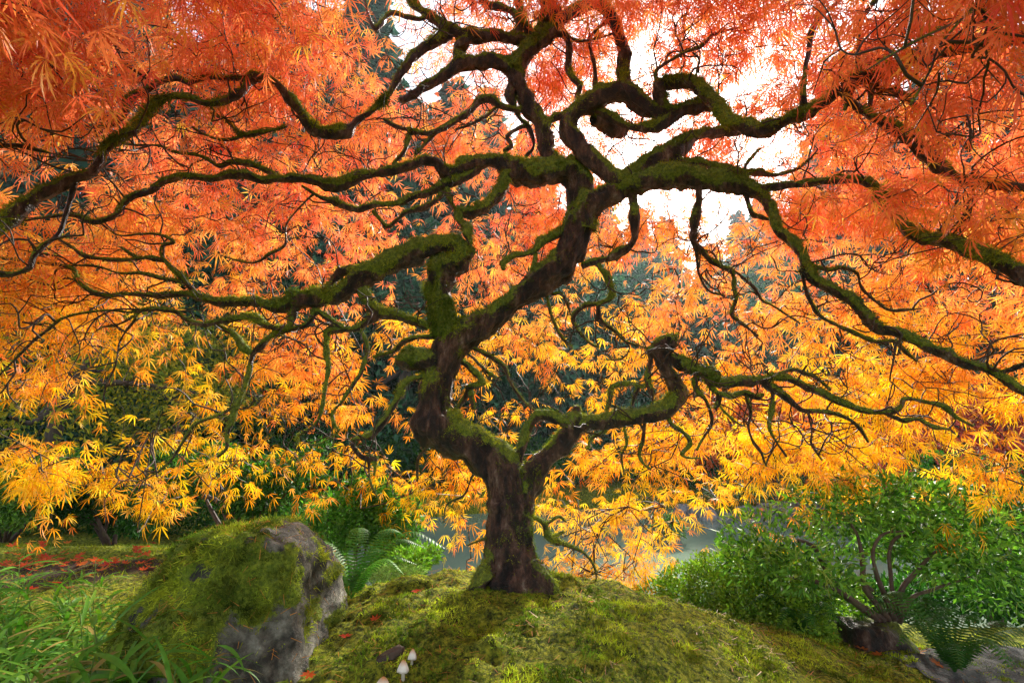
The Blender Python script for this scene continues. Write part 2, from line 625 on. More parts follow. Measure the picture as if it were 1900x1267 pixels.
T0 = 2.2
limb([(955, 1150, 190), (955, 1112, 165), (955, 1088, 142), (952, 1066, 114), (947, 1042, 95), (944, 1014, 90), (944, 985, 88), (944, 955, 92), (945, 925, 92),
      (938, 893, 92), (918, 862, 86), (890, 836, 80), (858, 816, 82), (828, 800, 90), (807, 774, 90), (806, 738, 80), (815, 705, 72),
      (826, 672, 72), (842, 640, 68), (868, 618, 60), (901, 600, 54), (935, 575, 52), (969, 549, 53), (1003, 520, 57), (1037, 490, 60),
      (1062, 455, 66), (1075, 418, 68), (1079, 385, 52), (1078, 350, 46), (1068, 325, 52), (1045, 312, 50)], 0.12, T0, 0.4, 'trunk')
tr = limb
for pts, dd_ in [([(922, 1030, 34), (905, 1058, 36), (888, 1082, 30), (868, 1104, 20), (842, 1136, 8)], -0.12), ([(968, 1030, 34), (988, 1056, 36), (1008, 1078, 28), (1028, 1098, 18), (1050, 1122, 6)], -0.08)]:
    tr(pts, dd_, D0=T0 - 0.01, moss=0.5, name='root')
# loop limb to the left
tr([(838, 650, 50), (828, 622, 42), (818, 590, 44), (814, 560, 46), (818, 530, 50), (822, 500, 54), (846, 490, 52), (858, 472, 42), (842, 454, 38), (808, 455, 38), (766, 471, 39),
    (715, 495, 41), (672, 515, 46), (640, 540, 30), (613, 550, 34), (581, 555, 38), (549, 561, 34), (517, 568, 22), (475, 562, 18), (443, 560, 16), (407, 562, 15), (373, 552, 16),
    (346, 546, 16), (299, 549, 12), (238, 546, 9), (204, 549, 8), (170, 542, 8), (142, 518, 8), (132, 498, 7), (78, 488, 7), (0, 479, 6), (-60, 470, 5)], -0.25, moss=0.75)
tr([(668, 508, 22), (640, 503, 22), (624, 515, 20), (612, 532, 18), (600, 545, 16)], 0.0, join=True)
tr([(550, 545, 34), (549, 560, 34), (546, 575, 16), (543, 590, 15), (536, 610, 14), (523, 614, 14), (509, 621, 12), (485, 641, 12), (468, 661, 11), (463, 692, 9), (451, 725, 9), (438, 756, 9), (429, 787, 9),
    (421, 810, 8), (421, 831, 6), (404, 848, 4)], -0.05)
tr([(523, 613, 13), (492, 603, 13), (468, 590, 14), (441, 590, 11), (407, 598, 11), (373, 602, 10), (346, 593, 9), (326, 579, 9), (299, 574, 9), (271, 574, 8), (244, 579, 5), (197, 576, 4), (143, 583, 4),
    (112, 593, 5), (88, 613, 5), (61, 634, 5), (34, 661, 4), (-10, 705, 4)], -0.2)
tr([(251, 578, 4), (251, 593, 4), (224, 630, 4), (214, 678, 3), (193, 732, 3), (204, 780, 2)], 0.1)
tr([(262, 577, 5), (251, 586, 4), (217, 603, 4), (190, 607, 3)], 0.1)
tr([(438, 752, 6), (407, 770, 6), (366, 785, 6), (346, 810, 6), (322, 847, 5), (299, 871, 4), (268, 891, 3)], -0.05)
tr([(468, 655, 8), (451, 644, 13), (438, 624, 11), (421, 613, 7), (404, 603, 6)], 0.05, moss=0.95)
tr([(536, 612, 10), (563, 605, 10), (580, 590, 9), (586, 577, 11), (605, 589, 10), (626, 602, 9), (639, 611, 10), (662, 609, 14), (681, 598, 14), (696, 585, 18), (688, 566, 18), (675, 545, 18), (665, 525, 16)], join=True, moss=0.75)
tr([(794, 609, 14), (767, 596, 14), (741, 587, 17), (716, 583, 17), (694, 580, 16)], join=True, moss=0.9)
tr([(639, 611, 10), (610, 617, 11), (605, 632, 8), (606, 655, 8), (609, 683, 9), (605, 711, 7), (600, 745, 7), (592, 777, 6), (581, 792, 6), (564, 802, 6), (551, 811, 4), (553, 824, 2)], 0.05, moss=0.8)
tr([(668, 608, 8), (671, 619, 7), (681, 641, 9), (679, 666, 9), (667, 696, 8), (652, 719, 8), (635, 745, 6), (617, 766, 6), (620, 785, 6), (628, 800, 5), (613, 811, 4), (596, 822, 4), (573, 827, 3)], 0.05, moss=0.75)
# stubs and twigs left of the trunk
tr([(805, 624, 12), (767, 628, 9), (745, 638, 9), (733, 651, 8), (709, 658, 6), (692, 662, 4)], 0.1, moss=0.95)
tr([(808, 672, 42), (785, 669, 44), (762, 670, 46), (745, 668, 38), (737, 664, 22)], -0.06, moss=0.72)
tr([(800, 695, 14), (782, 700, 12), (758, 705, 13), (743, 722, 12), (741, 732, 12), (724, 764, 12), (707, 790, 13), (688, 809, 13), (667, 813, 11), (654, 819, 9), (658, 834, 9), (673, 849, 11), (690, 851, 15), (700, 852, 12)], -0.15)
tr([(682, 851, 5), (684, 866, 4), (688, 896, 5), (703, 928, 3)], 0.0)
tr([(694, 853, 5), (696, 866, 4), (694, 882, 3)], 0.0)
# behind the trunk on the right
tr([(852, 668, 12), (868, 681, 12), (888, 698, 13), (895, 712, 12), (871, 719, 14), (864, 736, 11), (851, 756, 9)], 0.12, moss=0.8)
tr([(873, 722, 10), (874, 732, 9), (878, 759, 8)], 0.03, moss=0.8)
tr([(866, 640, 8), (881, 647, 8), (912, 664, 8), (935, 681, 8), (946, 708, 6), (966, 739, 5), (993, 763, 3)], 0.25)
tr([(860, 655, 5), (874, 661, 5), (898, 685, 6), (915, 698, 6), (930, 705, 3)], 0.2)
tr([(800, 815, 5), (793, 829, 4), (776, 853, 6), (774, 892, 4)], 0.2)
tr([(885, 870, 4), (874, 888, 4), (861, 918, 4), (830, 935, 3), (823, 969, 2)], 0.25)
tr([(905, 998, 6), (888, 1003, 5), (867, 1012, 3)], 0.15)
# right fork
tr([(962, 925, 56), (982, 898, 54), (995, 872, 50), (1012, 853, 41), (1036, 833, 37), (1056, 809, 35), (1072, 789, 34), (1105, 783, 30), (1156, 776, 29), (1207, 769, 32), (1241, 757, 35), (1258, 731, 34),
    (1248, 704, 30), (1231, 675, 28), (1227, 653, 34), (1238, 638, 33), (1252, 640, 24)], -0.05, moss=0.48)
tr([(1066, 795, 30), (1066, 780, 30), (1068, 766, 22), (1067, 757, 12)], -0.02, moss=0.7)
tr([(1062, 785, 16), (1040, 782, 16), (1016, 773, 17), (997, 775, 17), (981, 793, 17), (969, 833, 15), (959, 872, 15)], 0.02, moss=0.75, join=True)
tr([(1236, 660, 18), (1257, 675, 23), (1276, 683, 24), (1299, 690, 24), (1319, 695, 26), (1322, 709, 23), (1346, 711, 20), (1372, 707, 19), (1397, 709, 17), (1419, 702, 16), (1440, 700, 14), (1468, 704, 13),
    (1491, 715, 14), (1517, 726, 16), (1542, 739, 16), (1577, 753, 12), (1607, 763, 11), (1649, 765, 8), (1671, 757, 8), (1677, 742, 8), (1692, 740, 7), (1717, 746, 7), (1752, 755, 10), (1777, 776, 6), (1805, 791, 4)], -0.1, moss=0.85)
tr([(1640, 764, 8), (1653, 772, 7), (1677, 781, 8), (1703, 778, 7), (1728, 791, 8), (1762, 797, 4)], 0.0, moss=0.4)
tr([(1412, 706, 15), (1424, 718, 16), (1447, 730, 13), (1468, 745, 12), (1489, 762, 9), (1521, 764, 9), (1551, 768, 8), (1579, 781, 6), (1596, 797, 5), (1611, 820, 4)], 0.05)
tr([(1300, 695, 12), (1287, 707, 10), (1295, 728, 11), (1308, 741, 8), (1319, 768, 6), (1320, 788, 6), (1306, 811, 5), (1293, 835, 5)], 0.03, moss=0.8)
tr([(1318, 712, 12), (1327, 726, 10), (1355, 736, 12), (1380, 730, 11), (1404, 739, 9), (1417, 732, 6)], 0.06, moss=0.85)
tr([(1335, 730, 9), (1333, 745, 10), (1327, 758, 6)], 0.0, moss=0.85)
tr([(1333, 748, 4), (1344, 764, 4), (1365, 783, 4), (1385, 792, 3)], 0.03)
tr([(1382, 730, 6), (1385, 739, 5), (1393, 768, 6), (1389, 792, 5), (1397, 817, 5), (1412, 839, 5), (1421, 864, 4)], 0.04)
tr([(1432, 724, 7), (1434, 736, 6), (1432, 766, 7), (1427, 790, 6), (1438, 817, 5), (1459, 847, 4)], 0.04)
tr([(1497, 762, 5), (1500, 770, 4), (1506, 800, 4), (1506, 824, 4), (1525, 854, 3)], 0.04)
tr([(1430, 700, 8), (1470, 686, 6), (1496, 694, 7), (1515, 702, 7), (1540, 724, 5)], 0.1, moss=0.4)
tr([(1195, 780, 7), (1195, 794, 6), (1193, 817, 7), (1186, 841, 6), (1193, 860, 5), (1208, 872, 3)], 0.03)
tr([(1240, 775, 8), (1246, 788, 6), (1270, 805, 7), (1280, 824, 7), (1265, 841, 6), (1274, 849, 3), (1300, 850, 2)], 0.03)
tr([(1222, 650, 14), (1207, 650, 13), (1207, 671, 11), (1200, 702, 12), (1207, 725, 8), (1212, 749, 5)], 0.04, moss=0.75)
tr([(1203, 710, 12), (1193, 716, 11), (1166, 712, 10), (1136, 719, 10), (1132, 742, 9), (1125, 763, 6)], 0.08, moss=0.85)
tr([(1186, 716, 9), (1180, 729, 8), (1173, 752, 6)], 0.02, moss=0.8)
tr([(1122, 784, 6), (1122, 800, 6), (1098, 812, 6), (1091, 834, 4)], 0.02, moss=0.8)
tr([(1158, 780, 5), (1159, 800, 4), (1163, 824, 5), (1153, 847, 5), (1158, 880, 3)], 0.02)
# low twigs at the foot
tr([(978, 955, 12), (989, 959, 10), (1008, 971, 11), (1020, 999, 14), (1048, 1010, 9), (1085, 1027, 5), (1105, 1058, 4), (1105, 1091, 3)], 0.2, moss=0.85)
tr([(1008, 973, 7), (1020, 969, 6), (1037, 959, 5), (1050, 968, 3)], 0.06)
tr([(1020, 998, 9), (1032, 994, 8), (1046, 986, 6)], 0.04, moss=0.85)
# right limb over the gap
tr([(1076, 425, 60), (1080, 396, 52), (1100, 376, 46), (1130, 361, 44), (1173, 346, 42), (1215, 333, 42), (1245, 330, 44), (1280, 331, 45), (1320, 338, 37), (1362, 344, 36), (1392, 352, 34), (1413, 362, 24),
    (1424, 376, 21), (1436, 400, 18), (1443, 425, 19), (1470, 447, 20), (1487, 474, 17), (1497, 505, 22), (1518, 525, 18), (1565, 549, 19), (1592, 569, 19), (1609, 593, 24), (1633, 610, 18), (1667, 620, 17),
    (1711, 640, 18), (1752, 657, 19), (1786, 674, 17), (1837, 688, 15), (1880, 715, 15), (1940, 748, 14)], -0.62, moss=0.72)
tr([(1833, 690, 11), (1860, 690, 11), (1900, 678, 11), (1950, 665, 9)], -0.1)
tr([(1494, 490, 9), (1511, 495, 8), (1538, 501, 8), (1562, 498, 9), (1589, 508, 6), (1599, 535, 5), (1633, 566, 6), (1657, 576, 6), (1711, 573, 3)], 0.1)
tr([(1490, 505, 7), (1491, 522, 6), (1501, 556, 8), (1521, 586, 7), (1552, 603, 7), (1589, 620, 7), (1626, 634, 7), (1660, 634, 7), (1681, 654, 8), (1701, 671, 3)], 0.1, moss=0.75)
tr([(1297, 345, 16), (1297, 362, 14), (1296, 383, 15), (1289, 417, 14), (1287, 450, 13), (1304, 471, 10), (1324, 488, 12), (1358, 505, 9), (1362, 535, 8), (1365, 556, 8), (1358, 583, 7), (1369, 596, 7), (1389, 610, 5), (1406, 624, 4)], 0.2, moss=0.65)
tr([(1350, 500, 6), (1365, 505, 5), (1396, 532, 6), (1413, 556, 6), (1436, 569, 5), (1484, 600, 3)], 0.12)
tr([(1288, 458, 7), (1292, 471, 6), (1297, 508, 6), (1314, 539, 5), (1345, 549, 4)], 0.1)
tr([(1384, 358, 10), (1386, 373, 8), (1396, 397, 9), (1413, 404, 9), (1430, 408, 7)], 0.05)
tr([(1172, 355, 22), (1175, 376, 18), (1177, 420, 18), (1177, 442, 17), (1164, 463, 16), (1139, 476, 15), (1105, 486, 14), (1080, 493, 12)], 0.1, moss=0.45)
tr([(1103, 486, 12), (1112, 495, 11), (1129, 518, 11), (1136, 547, 11), (1119, 562, 9), (1085, 569, 10), (1064, 590, 9), (1075, 617, 6), (1095, 637, 5), (1112, 644, 4)], 0.1, moss=0.7)
tr([(1112, 564, 9), (1110, 572, 8), (1115, 596, 9), (1139, 613, 7), (1163, 634, 5), (1200, 646, 3)], 0.05)
tr([(1160, 632, 4), (1168, 647, 3), (1153, 666, 3), (1120, 668, 2)], 0.03)
tr([(1000, 530, 7), (1013, 546, 6), (1024, 590, 6), (1041, 624, 6), (1061, 647, 4)], 0.15)
tr([(1008, 535, 7), (1024, 546, 6), (1041, 546, 6), (1054, 569, 5), (1058, 585, 3)], 0.15)
tr([(1045, 428, 18), (1030, 435, 16), (1010, 447, 16), (986, 468, 12), (956, 474, 12), (935, 488, 12), (934, 501, 8)], -0.08, moss=0.8)
tr([(992, 464, 9), (993, 481, 8), (985, 500, 4)], 0.0, moss=0.85)
# horizontal limb to the left
tr([(1060, 318, 50), (1030, 316, 46), (986, 325, 46), (956, 322, 44), (937, 307, 38), (918, 299, 30), (888, 302, 28), (861, 309, 28), (840, 320, 25), (823, 316, 24), (810, 303, 22), (789, 299, 21), (766, 305, 20),
    (732, 317, 18), (698, 322, 17), (671, 326, 18), (650, 336, 20), (630, 346, 22), (608, 343, 21), (577, 334, 17), (543, 332, 16), (509, 334, 15), (485, 336, 13), (458, 327, 14), (424, 326, 13), (390, 331, 12),
    (339, 329, 13), (305, 339, 15), (278, 356, 13), (251, 363, 12), (231, 377, 11), (217, 397, 10), (200, 407, 10), (170, 412, 9), (136, 400, 8), (85, 404, 5), (34, 411, 3)], -0.55, moss=0.62)
tr([(524, 333, 10), (489, 314, 10), (458, 304, 12), (428, 302, 11), (407, 309, 8), (383, 295, 7), (360, 287, 7), (322, 282, 6), (295, 271, 5), (251, 270, 5), (225, 266, 3)], -0.1, moss=0.75)
tr([(893, 308, 18), (878, 322, 16), (851, 336, 18), (827, 343, 18), (793, 360, 15), (766, 366, 14), (742, 377, 12), (698, 380, 11), (664, 389, 11), (636, 382, 12), (622, 376, 14), (594, 366, 8), (560, 346, 5)], -0.1, moss=0.75)
tr([(590, 364, 5), (577, 365, 4), (533, 414, 4), (529, 454, 5), (502, 471, 5), (468, 488, 4), (410, 475, 2)], 0.1)
tr([(824, 348, 10), (813, 370, 9), (783, 387, 11), (756, 394, 10), (735, 411, 9), (718, 421, 7), (705, 407, 7), (691, 392, 7)], 0.03, moss=0.8)
tr([(945, 318, 26), (937, 335, 25), (929, 356, 26), (903, 382, 24), (874, 395, 22), (852, 394, 20), (852, 410, 14), (866, 424, 16), (868, 437, 18), (874, 452, 9)], -0.12, moss=0.8)
tr([(826, 346, 9), (832, 366, 9), (840, 383, 8), (848, 392, 8)], join=True, moss=0.9)
# rising leader
tr([(1030, 312, 44), (1014, 288, 36), (1010, 262, 34), (1005, 232, 34), (984, 205, 30), (967, 172, 30), (957, 145, 34), (942, 126, 34), (916, 116, 27), (884, 117, 25), (852, 120, 26), (832, 137, 18), (800, 156, 17), (772, 173, 16), (742, 188, 15)], -0.15, moss=0.5)
tr([(852, 118, 24), (853, 95, 22), (862, 76, 22), (872, 66, 18)], -0.02, moss=0.75)
tr([(950, 135, 34), (966, 112, 32), (983, 88, 36), (1003, 80, 28), (1020, 62, 24), (1037, 44, 23), (1068, 21, 24), (1100, 9, 20), (1120, 17, 22), (1136, 37, 24), (1149, 61, 22), (1156, 95, 22), (1158, 122, 22), (1159, 150, 22), (1160, 170, 20)], 0.08, moss=0.6)
tr([(985, 85, 28), (965, 76, 20), (949, 74, 20), (918, 69, 20), (884, 68, 22), (851, 64, 22), (820, 47, 20), (793, 27, 16), (766, 7, 14), (750, -25, 12)], -0.2, moss=0.75)
tr([(952, 70, 16), (963, 56, 16), (964, 42, 15), (949, 21, 14), (922, 14, 15), (898, 7, 12), (880, -20, 10)], -0.1, moss=0.7)
tr([(985, 80, 22), (976, 52, 18), (965, 25, 16), (957, -5, 15), (950, -40, 12)], -0.05)
tr([(998, 72, 24), (1005, 45, 20), (1010, 20, 17), (1010, -20, 15)], -0.03, moss=0.8)
tr([(1008, 40, 20), (1018, 32, 28), (1029, 26, 30), (1036, 22, 18)], -0.05, moss=0.9)
tr([(834, 64, 20), (813, 75, 20), (786, 92, 18), (766, 109, 18), (745, 136, 14), (725, 170, 10), (708, 190, 10), (690, 208, 10), (664, 224, 14), (638, 248, 22), (597, 247, 21), (573, 234, 20), (557, 210, 17), (533, 180, 15), (509, 153, 14), (480, 146, 16),
    (465, 150, 19), (445, 173, 16), (421, 187, 13), (383, 193, 12), (353, 183, 13), (319, 180, 13), (292, 193, 14), (271, 214, 17), (251, 238, 19), (221, 258, 17), (197, 280, 13), (180, 308, 13), (165, 324, 15), (143, 329, 18), (112, 343, 21), (75, 363, 23), (41, 387, 27),
    (0, 417, 28), (-60, 455, 28)], -0.75, moss=0.6, hang=0.9)
tr([(470, 146, 14), (430, 146, 9), (394, 143, 9), (366, 149, 8), (350, 156, 9), (326, 146, 12), (299, 153, 11), (271, 170, 10), (244, 183, 14), (231, 210, 11), (210, 231, 9), (183, 238, 6), (153, 234, 5), (98, 248, 5), (60, 262, 3)], -0.05, moss=0.7, hang=0.4)
tr([(530, 236, 6), (509, 241, 6), (475, 248, 9), (448, 251, 9), (431, 234, 6), (414, 221, 6), (390, 210, 3)], 0.0, D0=1.95, moss=0.85, hang=0.3)
tr([(450, 253, 7), (434, 258, 6), (407, 260, 6), (377, 249, 5), (356, 236, 4)], -0.03)
tr([(797, 29, 8), (779, 37, 8), (752, 31, 8), (725, 27, 8), (708, 44, 9), (694, 54, 8), (684, 31, 6), (677, 0, 5), (670, -30, 4)], -0.1, moss=0.7)
tr([(966, 206, 12), (956, 205, 10), (929, 197, 11), (908, 185, 13), (888, 190, 13), (874, 207, 12), (847, 224, 11), (820, 241, 11), (793, 248, 10), (766, 244, 9), (732, 234, 7), (711, 221, 5)], -0.1, moss=0.65)
tr([(768, 245, 8), (759, 252, 8), (749, 282, 7), (728, 305, 5)], 0.0, moss=0.8, hang=0.3)
tr([(815, 243, 8), (803, 253, 8), (779, 278, 7), (770, 290, 4)], 0.0, moss=0.85, hang=0.3)
tr([(930, 198, 5), (918, 202, 4), (901, 217, 6), (868, 234, 4), (845, 240, 3)], 0.05)
tr([(952, 150, 16), (946, 176, 20), (952, 196, 12), (963, 217, 8), (983, 241, 9), (990, 271, 8), (976, 292, 7)], 0.06, moss=0.75)
tr([(975, 234, 8), (963, 238, 7), (942, 254, 8), (949, 271, 8), (935, 282, 7)], 0.04)
# crooked limbs in front of the bright gap
tr([(1175, 348, 26), (1150, 338, 34), (1111, 308, 36), (1085, 284, 36), (1066, 261, 34), (1054, 240, 34), (1062, 215, 34), (1085, 198, 34), (1107, 184, 38), (1139, 174, 35), (1162, 174, 34), (1181, 189, 32), (1203, 204, 28), (1230, 210, 26), (1250, 208, 28), (1262, 205, 26)], 0.0, moss=0.55)
tr([(1010, 232, 18), (1024, 223, 15), (1047, 214, 15), (1088, 207, 14), (1115, 209, 14), (1132, 217, 17), (1159, 234, 15), (1180, 237, 14), (1207, 238, 20), (1234, 228, 22), (1252, 214, 22), (1265, 205, 26), (1285, 200, 28), (1305, 196, 24), (1340, 200, 16)], -0.05, moss=0.55)
tr([(1100, 222, 20), (1120, 232, 26), (1140, 241, 30), (1156, 244, 22), (1164, 240, 10)], 0.12, moss=0.3)
tr([(1240, 212, 18), (1226, 197, 18), (1222, 178, 22), (1227, 162, 22), (1245, 154, 22), (1273, 152, 23), (1298, 163, 26), (1316, 182, 27), (1335, 205, 26), (1354, 225, 24), (1380, 236, 26), (1409, 244, 27), (1440, 234, 28), (1464, 220, 22), (1497, 210, 22),
    (1531, 190, 20), (1565, 163, 22), (1599, 146, 24), (1640, 139, 22), (1674, 122, 22), (1705, 105, 20), (1752, 100, 20), (1803, 87, 22), (1854, 80, 28), (1910, 66, 28), (1980, 45, 26)], -1.0, moss=0.8, hang=0.6)
tr([(1560, 170, 12), (1585, 195, 13), (1616, 217, 18), (1650, 234, 20), (1677, 251, 22), (1704, 271, 24), (1728, 292, 22), (1752, 318, 20), (1790, 335, 16), (1850, 345, 16), (1930, 350, 14)], -0.15, moss=0.4)
tr([(1612, 146, 14), (1633, 166, 12), (1664, 173, 12), (1694, 193, 10), (1728, 234, 9), (1762, 251, 9), (1789, 268, 10), (1799, 281, 8)], 0.2)
tr([(1590, 150, 10), (1575, 183, 10), (1568, 205, 7)], 0.05)
tr([(1622, 145, 10), (1618, 172, 10), (1613, 205, 8)], 0.05)
tr([(1725, 240, 5), (1698, 251, 6), (1735, 248, 5)], 0.03)
tr([(1155, 338, 30), (1178, 322, 30), (1205, 301, 30), (1245, 286, 35), (1262, 273, 30), (1279, 257, 26), (1300, 250, 22), (1330, 246, 20), (1358, 244, 18), (1395, 240, 14)], 0.12, moss=0.75)
tr([(1250, 290, 18), (1264, 299, 15), (1298, 303, 15), (1341, 314, 15), (1384, 320, 14), (1409, 322, 12), (1436, 326, 8), (1477, 315, 6), (1501, 298, 6)], 0.0, moss=0.75)
tr([(1380, 318, 6), (1385, 305, 5), (1406, 281, 5), (1412, 276, 3)], 0.0)
tr([(1020, 80, 12), (1031, 67, 11), (1048, 70, 14), (1056, 92, 14), (1054, 128, 13), (1063, 147, 12), (1075, 160, 12), (1073, 181, 12), (1070, 202, 12)], 0.1, moss=0.45)
tr([(1145, 45, 10), (1125, 43, 8), (1108, 55, 8), (1095, 72, 8), (1097, 96, 8), (1102, 119, 7), (1105, 141, 9), (1103, 166, 10)], 0.1, moss=0.3)
tr([(1040, 48, 5), (1048, 55, 4), (1061, 72, 5), (1078, 77, 6), (1110, 72, 5), (1145, 60, 3)], 0.03, moss=0.4)
tr([(1222, 168, 7), (1216, 149, 5), (1221, 128, 7), (1248, 111, 6), (1270, 98, 5), (1302, 87, 7), (1323, 66, 7), (1347, 58, 4), (1380, 50, 3)], 0.0, moss=0.3)
tr([(1288, 155, 4), (1294, 130, 5), (1297, 110, 5), (1285, 98, 4)], 0.02)
tr([(1268, 98, 4), (1262, 80, 3), (1253, 62, 4), (1258, 40, 3), (1275, 22, 3), (1262, 8, 3), (1240, 12, 3)], 0.05, moss=0.1)
tr([(1497, 210, 12), (1490, 170, 9), (1501, 90, 9), (1503, 71, 12), (1518, 37, 9), (1540, 18, 8), (1559, 0, 8), (1580, -30, 7)], -0.1, moss=0.5)
tr([(1590, 146, 8), (1592, 90, 8), (1599, 40, 9), (1626, 0, 9), (1650, -40, 8)], -0.1)
# far right limb
tr([(1400, 352, 20), (1460, 345, 16), (1540, 335, 15), (1600, 335, 16), (1633, 358, 20), (1645, 390, 16), (1680, 425, 18), (1718, 444, 20), (1769, 451, 24), (1803, 468, 25), (1844, 484, 27), (1878, 501, 30), (1920, 525, 32), (1990, 570, 32)], -0.72, moss=0.6)
# near right twigs
tr([(1850, 60, 7), (1813, 17, 6), (1783, 37, 5), (1711, 71, 4), (1650, 105, 4), (1610, 130, 2)], -0.1, D0=0.95)
tr([(1783, 37, 5), (1742, 88, 4), (1728, 126, 4), (1705, 170, 4), (1690, 195, 3)], 0.0, D0=0.95)
# left middle branches
tr([(362, 545, 13), (339, 518, 12), (319, 498, 9), (299, 474, 7), (302, 457, 6), (322, 449, 5), (292, 435, 4), (258, 435, 3), (221, 437, 3), (193, 420, 2)], -0.1, moss=0.7)
tr([(345, 524, 8), (305, 518, 6), (265, 508, 6), (221, 507, 4), (176, 493, 4), (132, 493, 3)], -0.08)
tr([(306, 484, 8), (271, 479, 8), (221, 483, 6), (159, 476, 7), (136, 461, 5), (109, 444, 4)], -0.1, moss=0.4)
tr([(262, 480, 6), (251, 476, 6), (224, 459, 5)], 0.0)
tr([(140, 335, 9), (122, 400, 8), (109, 434, 8), (88, 451, 9), (64, 474, 11), (54, 496, 12), (34, 507, 10), (0, 510, 9), (-50, 505, 8)], -0.05, moss=0.4)
tr([(-40, 262, 10), (0, 271, 10), (34, 271, 9), (81, 282, 5), (120, 290, 3)], 0.0, D0=1.4, moss=0.4)
tr([(61, 130, 5), (85, 132, 7), (143, 134, 8), (200, 142, 6), (260, 155, 5)], 0.1, D0=1.7, moss=0.7)

# ------------------------------------------------------------------ moss blades on the limbs
def blades(P, Nn, length, width, cols, bend=0.5, tilt=0.7):
    """one slim triangle pair per blade: base, mid, tip"""
    n = len(P)
    d = unit(Nn + tilt * rng.normal(size=(n, 3)))
    side = unit(np.cross(d, rng.normal(size=(n, 3))))
    Lh = length[:, None]
    b1 = P - side * width[:, None] * 0.5
    b2 = P + side * width[:, None] * 0.5
    tip = P + d * Lh + np.array([0, 0, -1.0]) * Lh * bend * rng.random((n, 1))
    V = np.stack([b1, b2, tip], 1).reshape(-1, 3)
    Fc = np.arange(3 * n).reshape(n, 3)
    col = np.repeat(cols, 3, axis=0)
    return V, Fc, col

def moss_cols(P, seed=0, dry=0.0):
    a = sstep(-0.6, 0.6, fbm(P * 9, seed, 3))[:, None]
    b = sstep(0.2, 0.9, vnoise(P * 15, seed + 5))[:, None]
    r = rng.random((len(P), 1))
    dark = np.array([0.07, 0.115, 0.011])
    mid = np.array([0.22, 0.25, 0.018])
    lite = np.array([0.40, 0.40, 0.035])
    brown = np.array([0.17, 0.11, 0.03])
    c = dark * (1 - a) + mid * a
    c = c * (1 - 0.45 * r * a) + lite * 0.45 * r * a
    c = c * (1 - 0.5 * b * (0.4 + dry)) + brown * 0.5 * b * (0.4 + dry)
    return c * (0.7 + 0.6 * rng.random((len(P), 1)))

VV = np.concatenate([m[0] for m in MOSSV])
NN = np.concatenate([m[1] for m in MOSSV])
WW = np.concatenate([m[2] for m in MOSSV])
HH = np.concatenate([m[3] for m in MOSSV])
RR = np.concatenate([m[4] for m in MOSSV])
WW = WW * np.where(HH > 0, 1.6, 1.0)
OFF = np.array([TX, TY, -0.62])
LID = np.concatenate([np.full(len(m[0]), i) for i, m in enumerate(MOSSV)])
n = 170000
k = rng.choice(len(VV), n, p=WW / WW.sum())
P = VV[k] + rng.normal(size=(n, 3)) * 0.004
shag = sstep(-0.2, 0.7, vnoise(P * 11, 33))
ln = np.clip(RR[k] * 0.6, 0.006, 0.014) * rng.uniform(0.5, 1.4, n) * (0.7 + 0.9 * shag)
B1 = blades(P, NN[k], ln, rng.uniform(0.0018, 0.0034, n), moss_cols(P, 20) * 1.35)
k1 = LID[k]
# hanging strands and tufts
wk = (HH + 0.12) * WW * sstep(0.05, 0.5, vnoise(VV * 8, 35))
n2 = 16000
k = rng.choice(len(VV), n2, p=wk / wk.sum())
P2 = VV[k] + rng.normal(size=(n2, 3)) * 0.005
clump = sstep(-0.1, 0.6, vnoise(P2 * 9, 31))
B2 = blades(P2, NN[k] * 0.5 + np.array([0, 0, -0.7]), (0.012 + 0.045 * clump * np.maximum(HH[k], 0.3)) * rng.uniform(0.4, 1.3, n2), rng.uniform(0.0018, 0.0032, n2), moss_cols(P2, 22) * 0.9, 0.7, 0.55)
k2 = LID[k]
bid = np.concatenate([k1, k2])
bV = np.concatenate([B1[0], B2[0]]).reshape(-1, 3, 3) - OFF
bC = np.concatenate([B1[2], B2[2]]).reshape(-1, 3, 3)
srt = np.argsort(bid, kind='stable')
bid, bV, bC = bid[srt], bV[srt], bC[srt]
for i, o in enumerate(LIMBS):
    lo, hi = np.searchsorted(bid, i), np.searchsorted(bid, i, 'right')
    if hi - lo > 20:
        tag(obj('moss', mesh('moss', bV[lo:hi].reshape(-1, 3), np.arange(3 * (hi - lo)).reshape(-1, 3), M['moss_blade'], bC[lo:hi].reshape(-1, 3)), o), kind='stuff')

# ------------------------------------------------------------------ maple foliage
GRID = ["7777777787998765777", "7777778898986678777", "7778888897866679777", "8888886688857788888", "9887778777756778888",
        "7766645656765566777", "7545577567766568887", "7656667766568888877", "6666456766689999767", "0331004760886432003", "0000000010873000000"]
GR = np.array([[int(c) for c in r] for r in GRID], float) / 9.0

def leaf_density(px, py):
    x = np.clip((px - 50) / 100, 0, 18)
    y = np.clip((py - 50) / 100, 0, 10.999)
    i, j = np.floor(y).astype(int), np.floor(x).astype(int)
    i2, j2 = np.minimum(i + 1, 10), np.minimum(j + 1, 18)
    fy, fx = y - i, x - j
    v = GR[i, j] * (1 - fy) * (1 - fx) + GR[i2, j] * fy * (1 - fx) + GR[i, j2] * (1 - fy) * fx + GR[i2, j2] * fy * fx
    return np.where(py > 1105, 0, v)

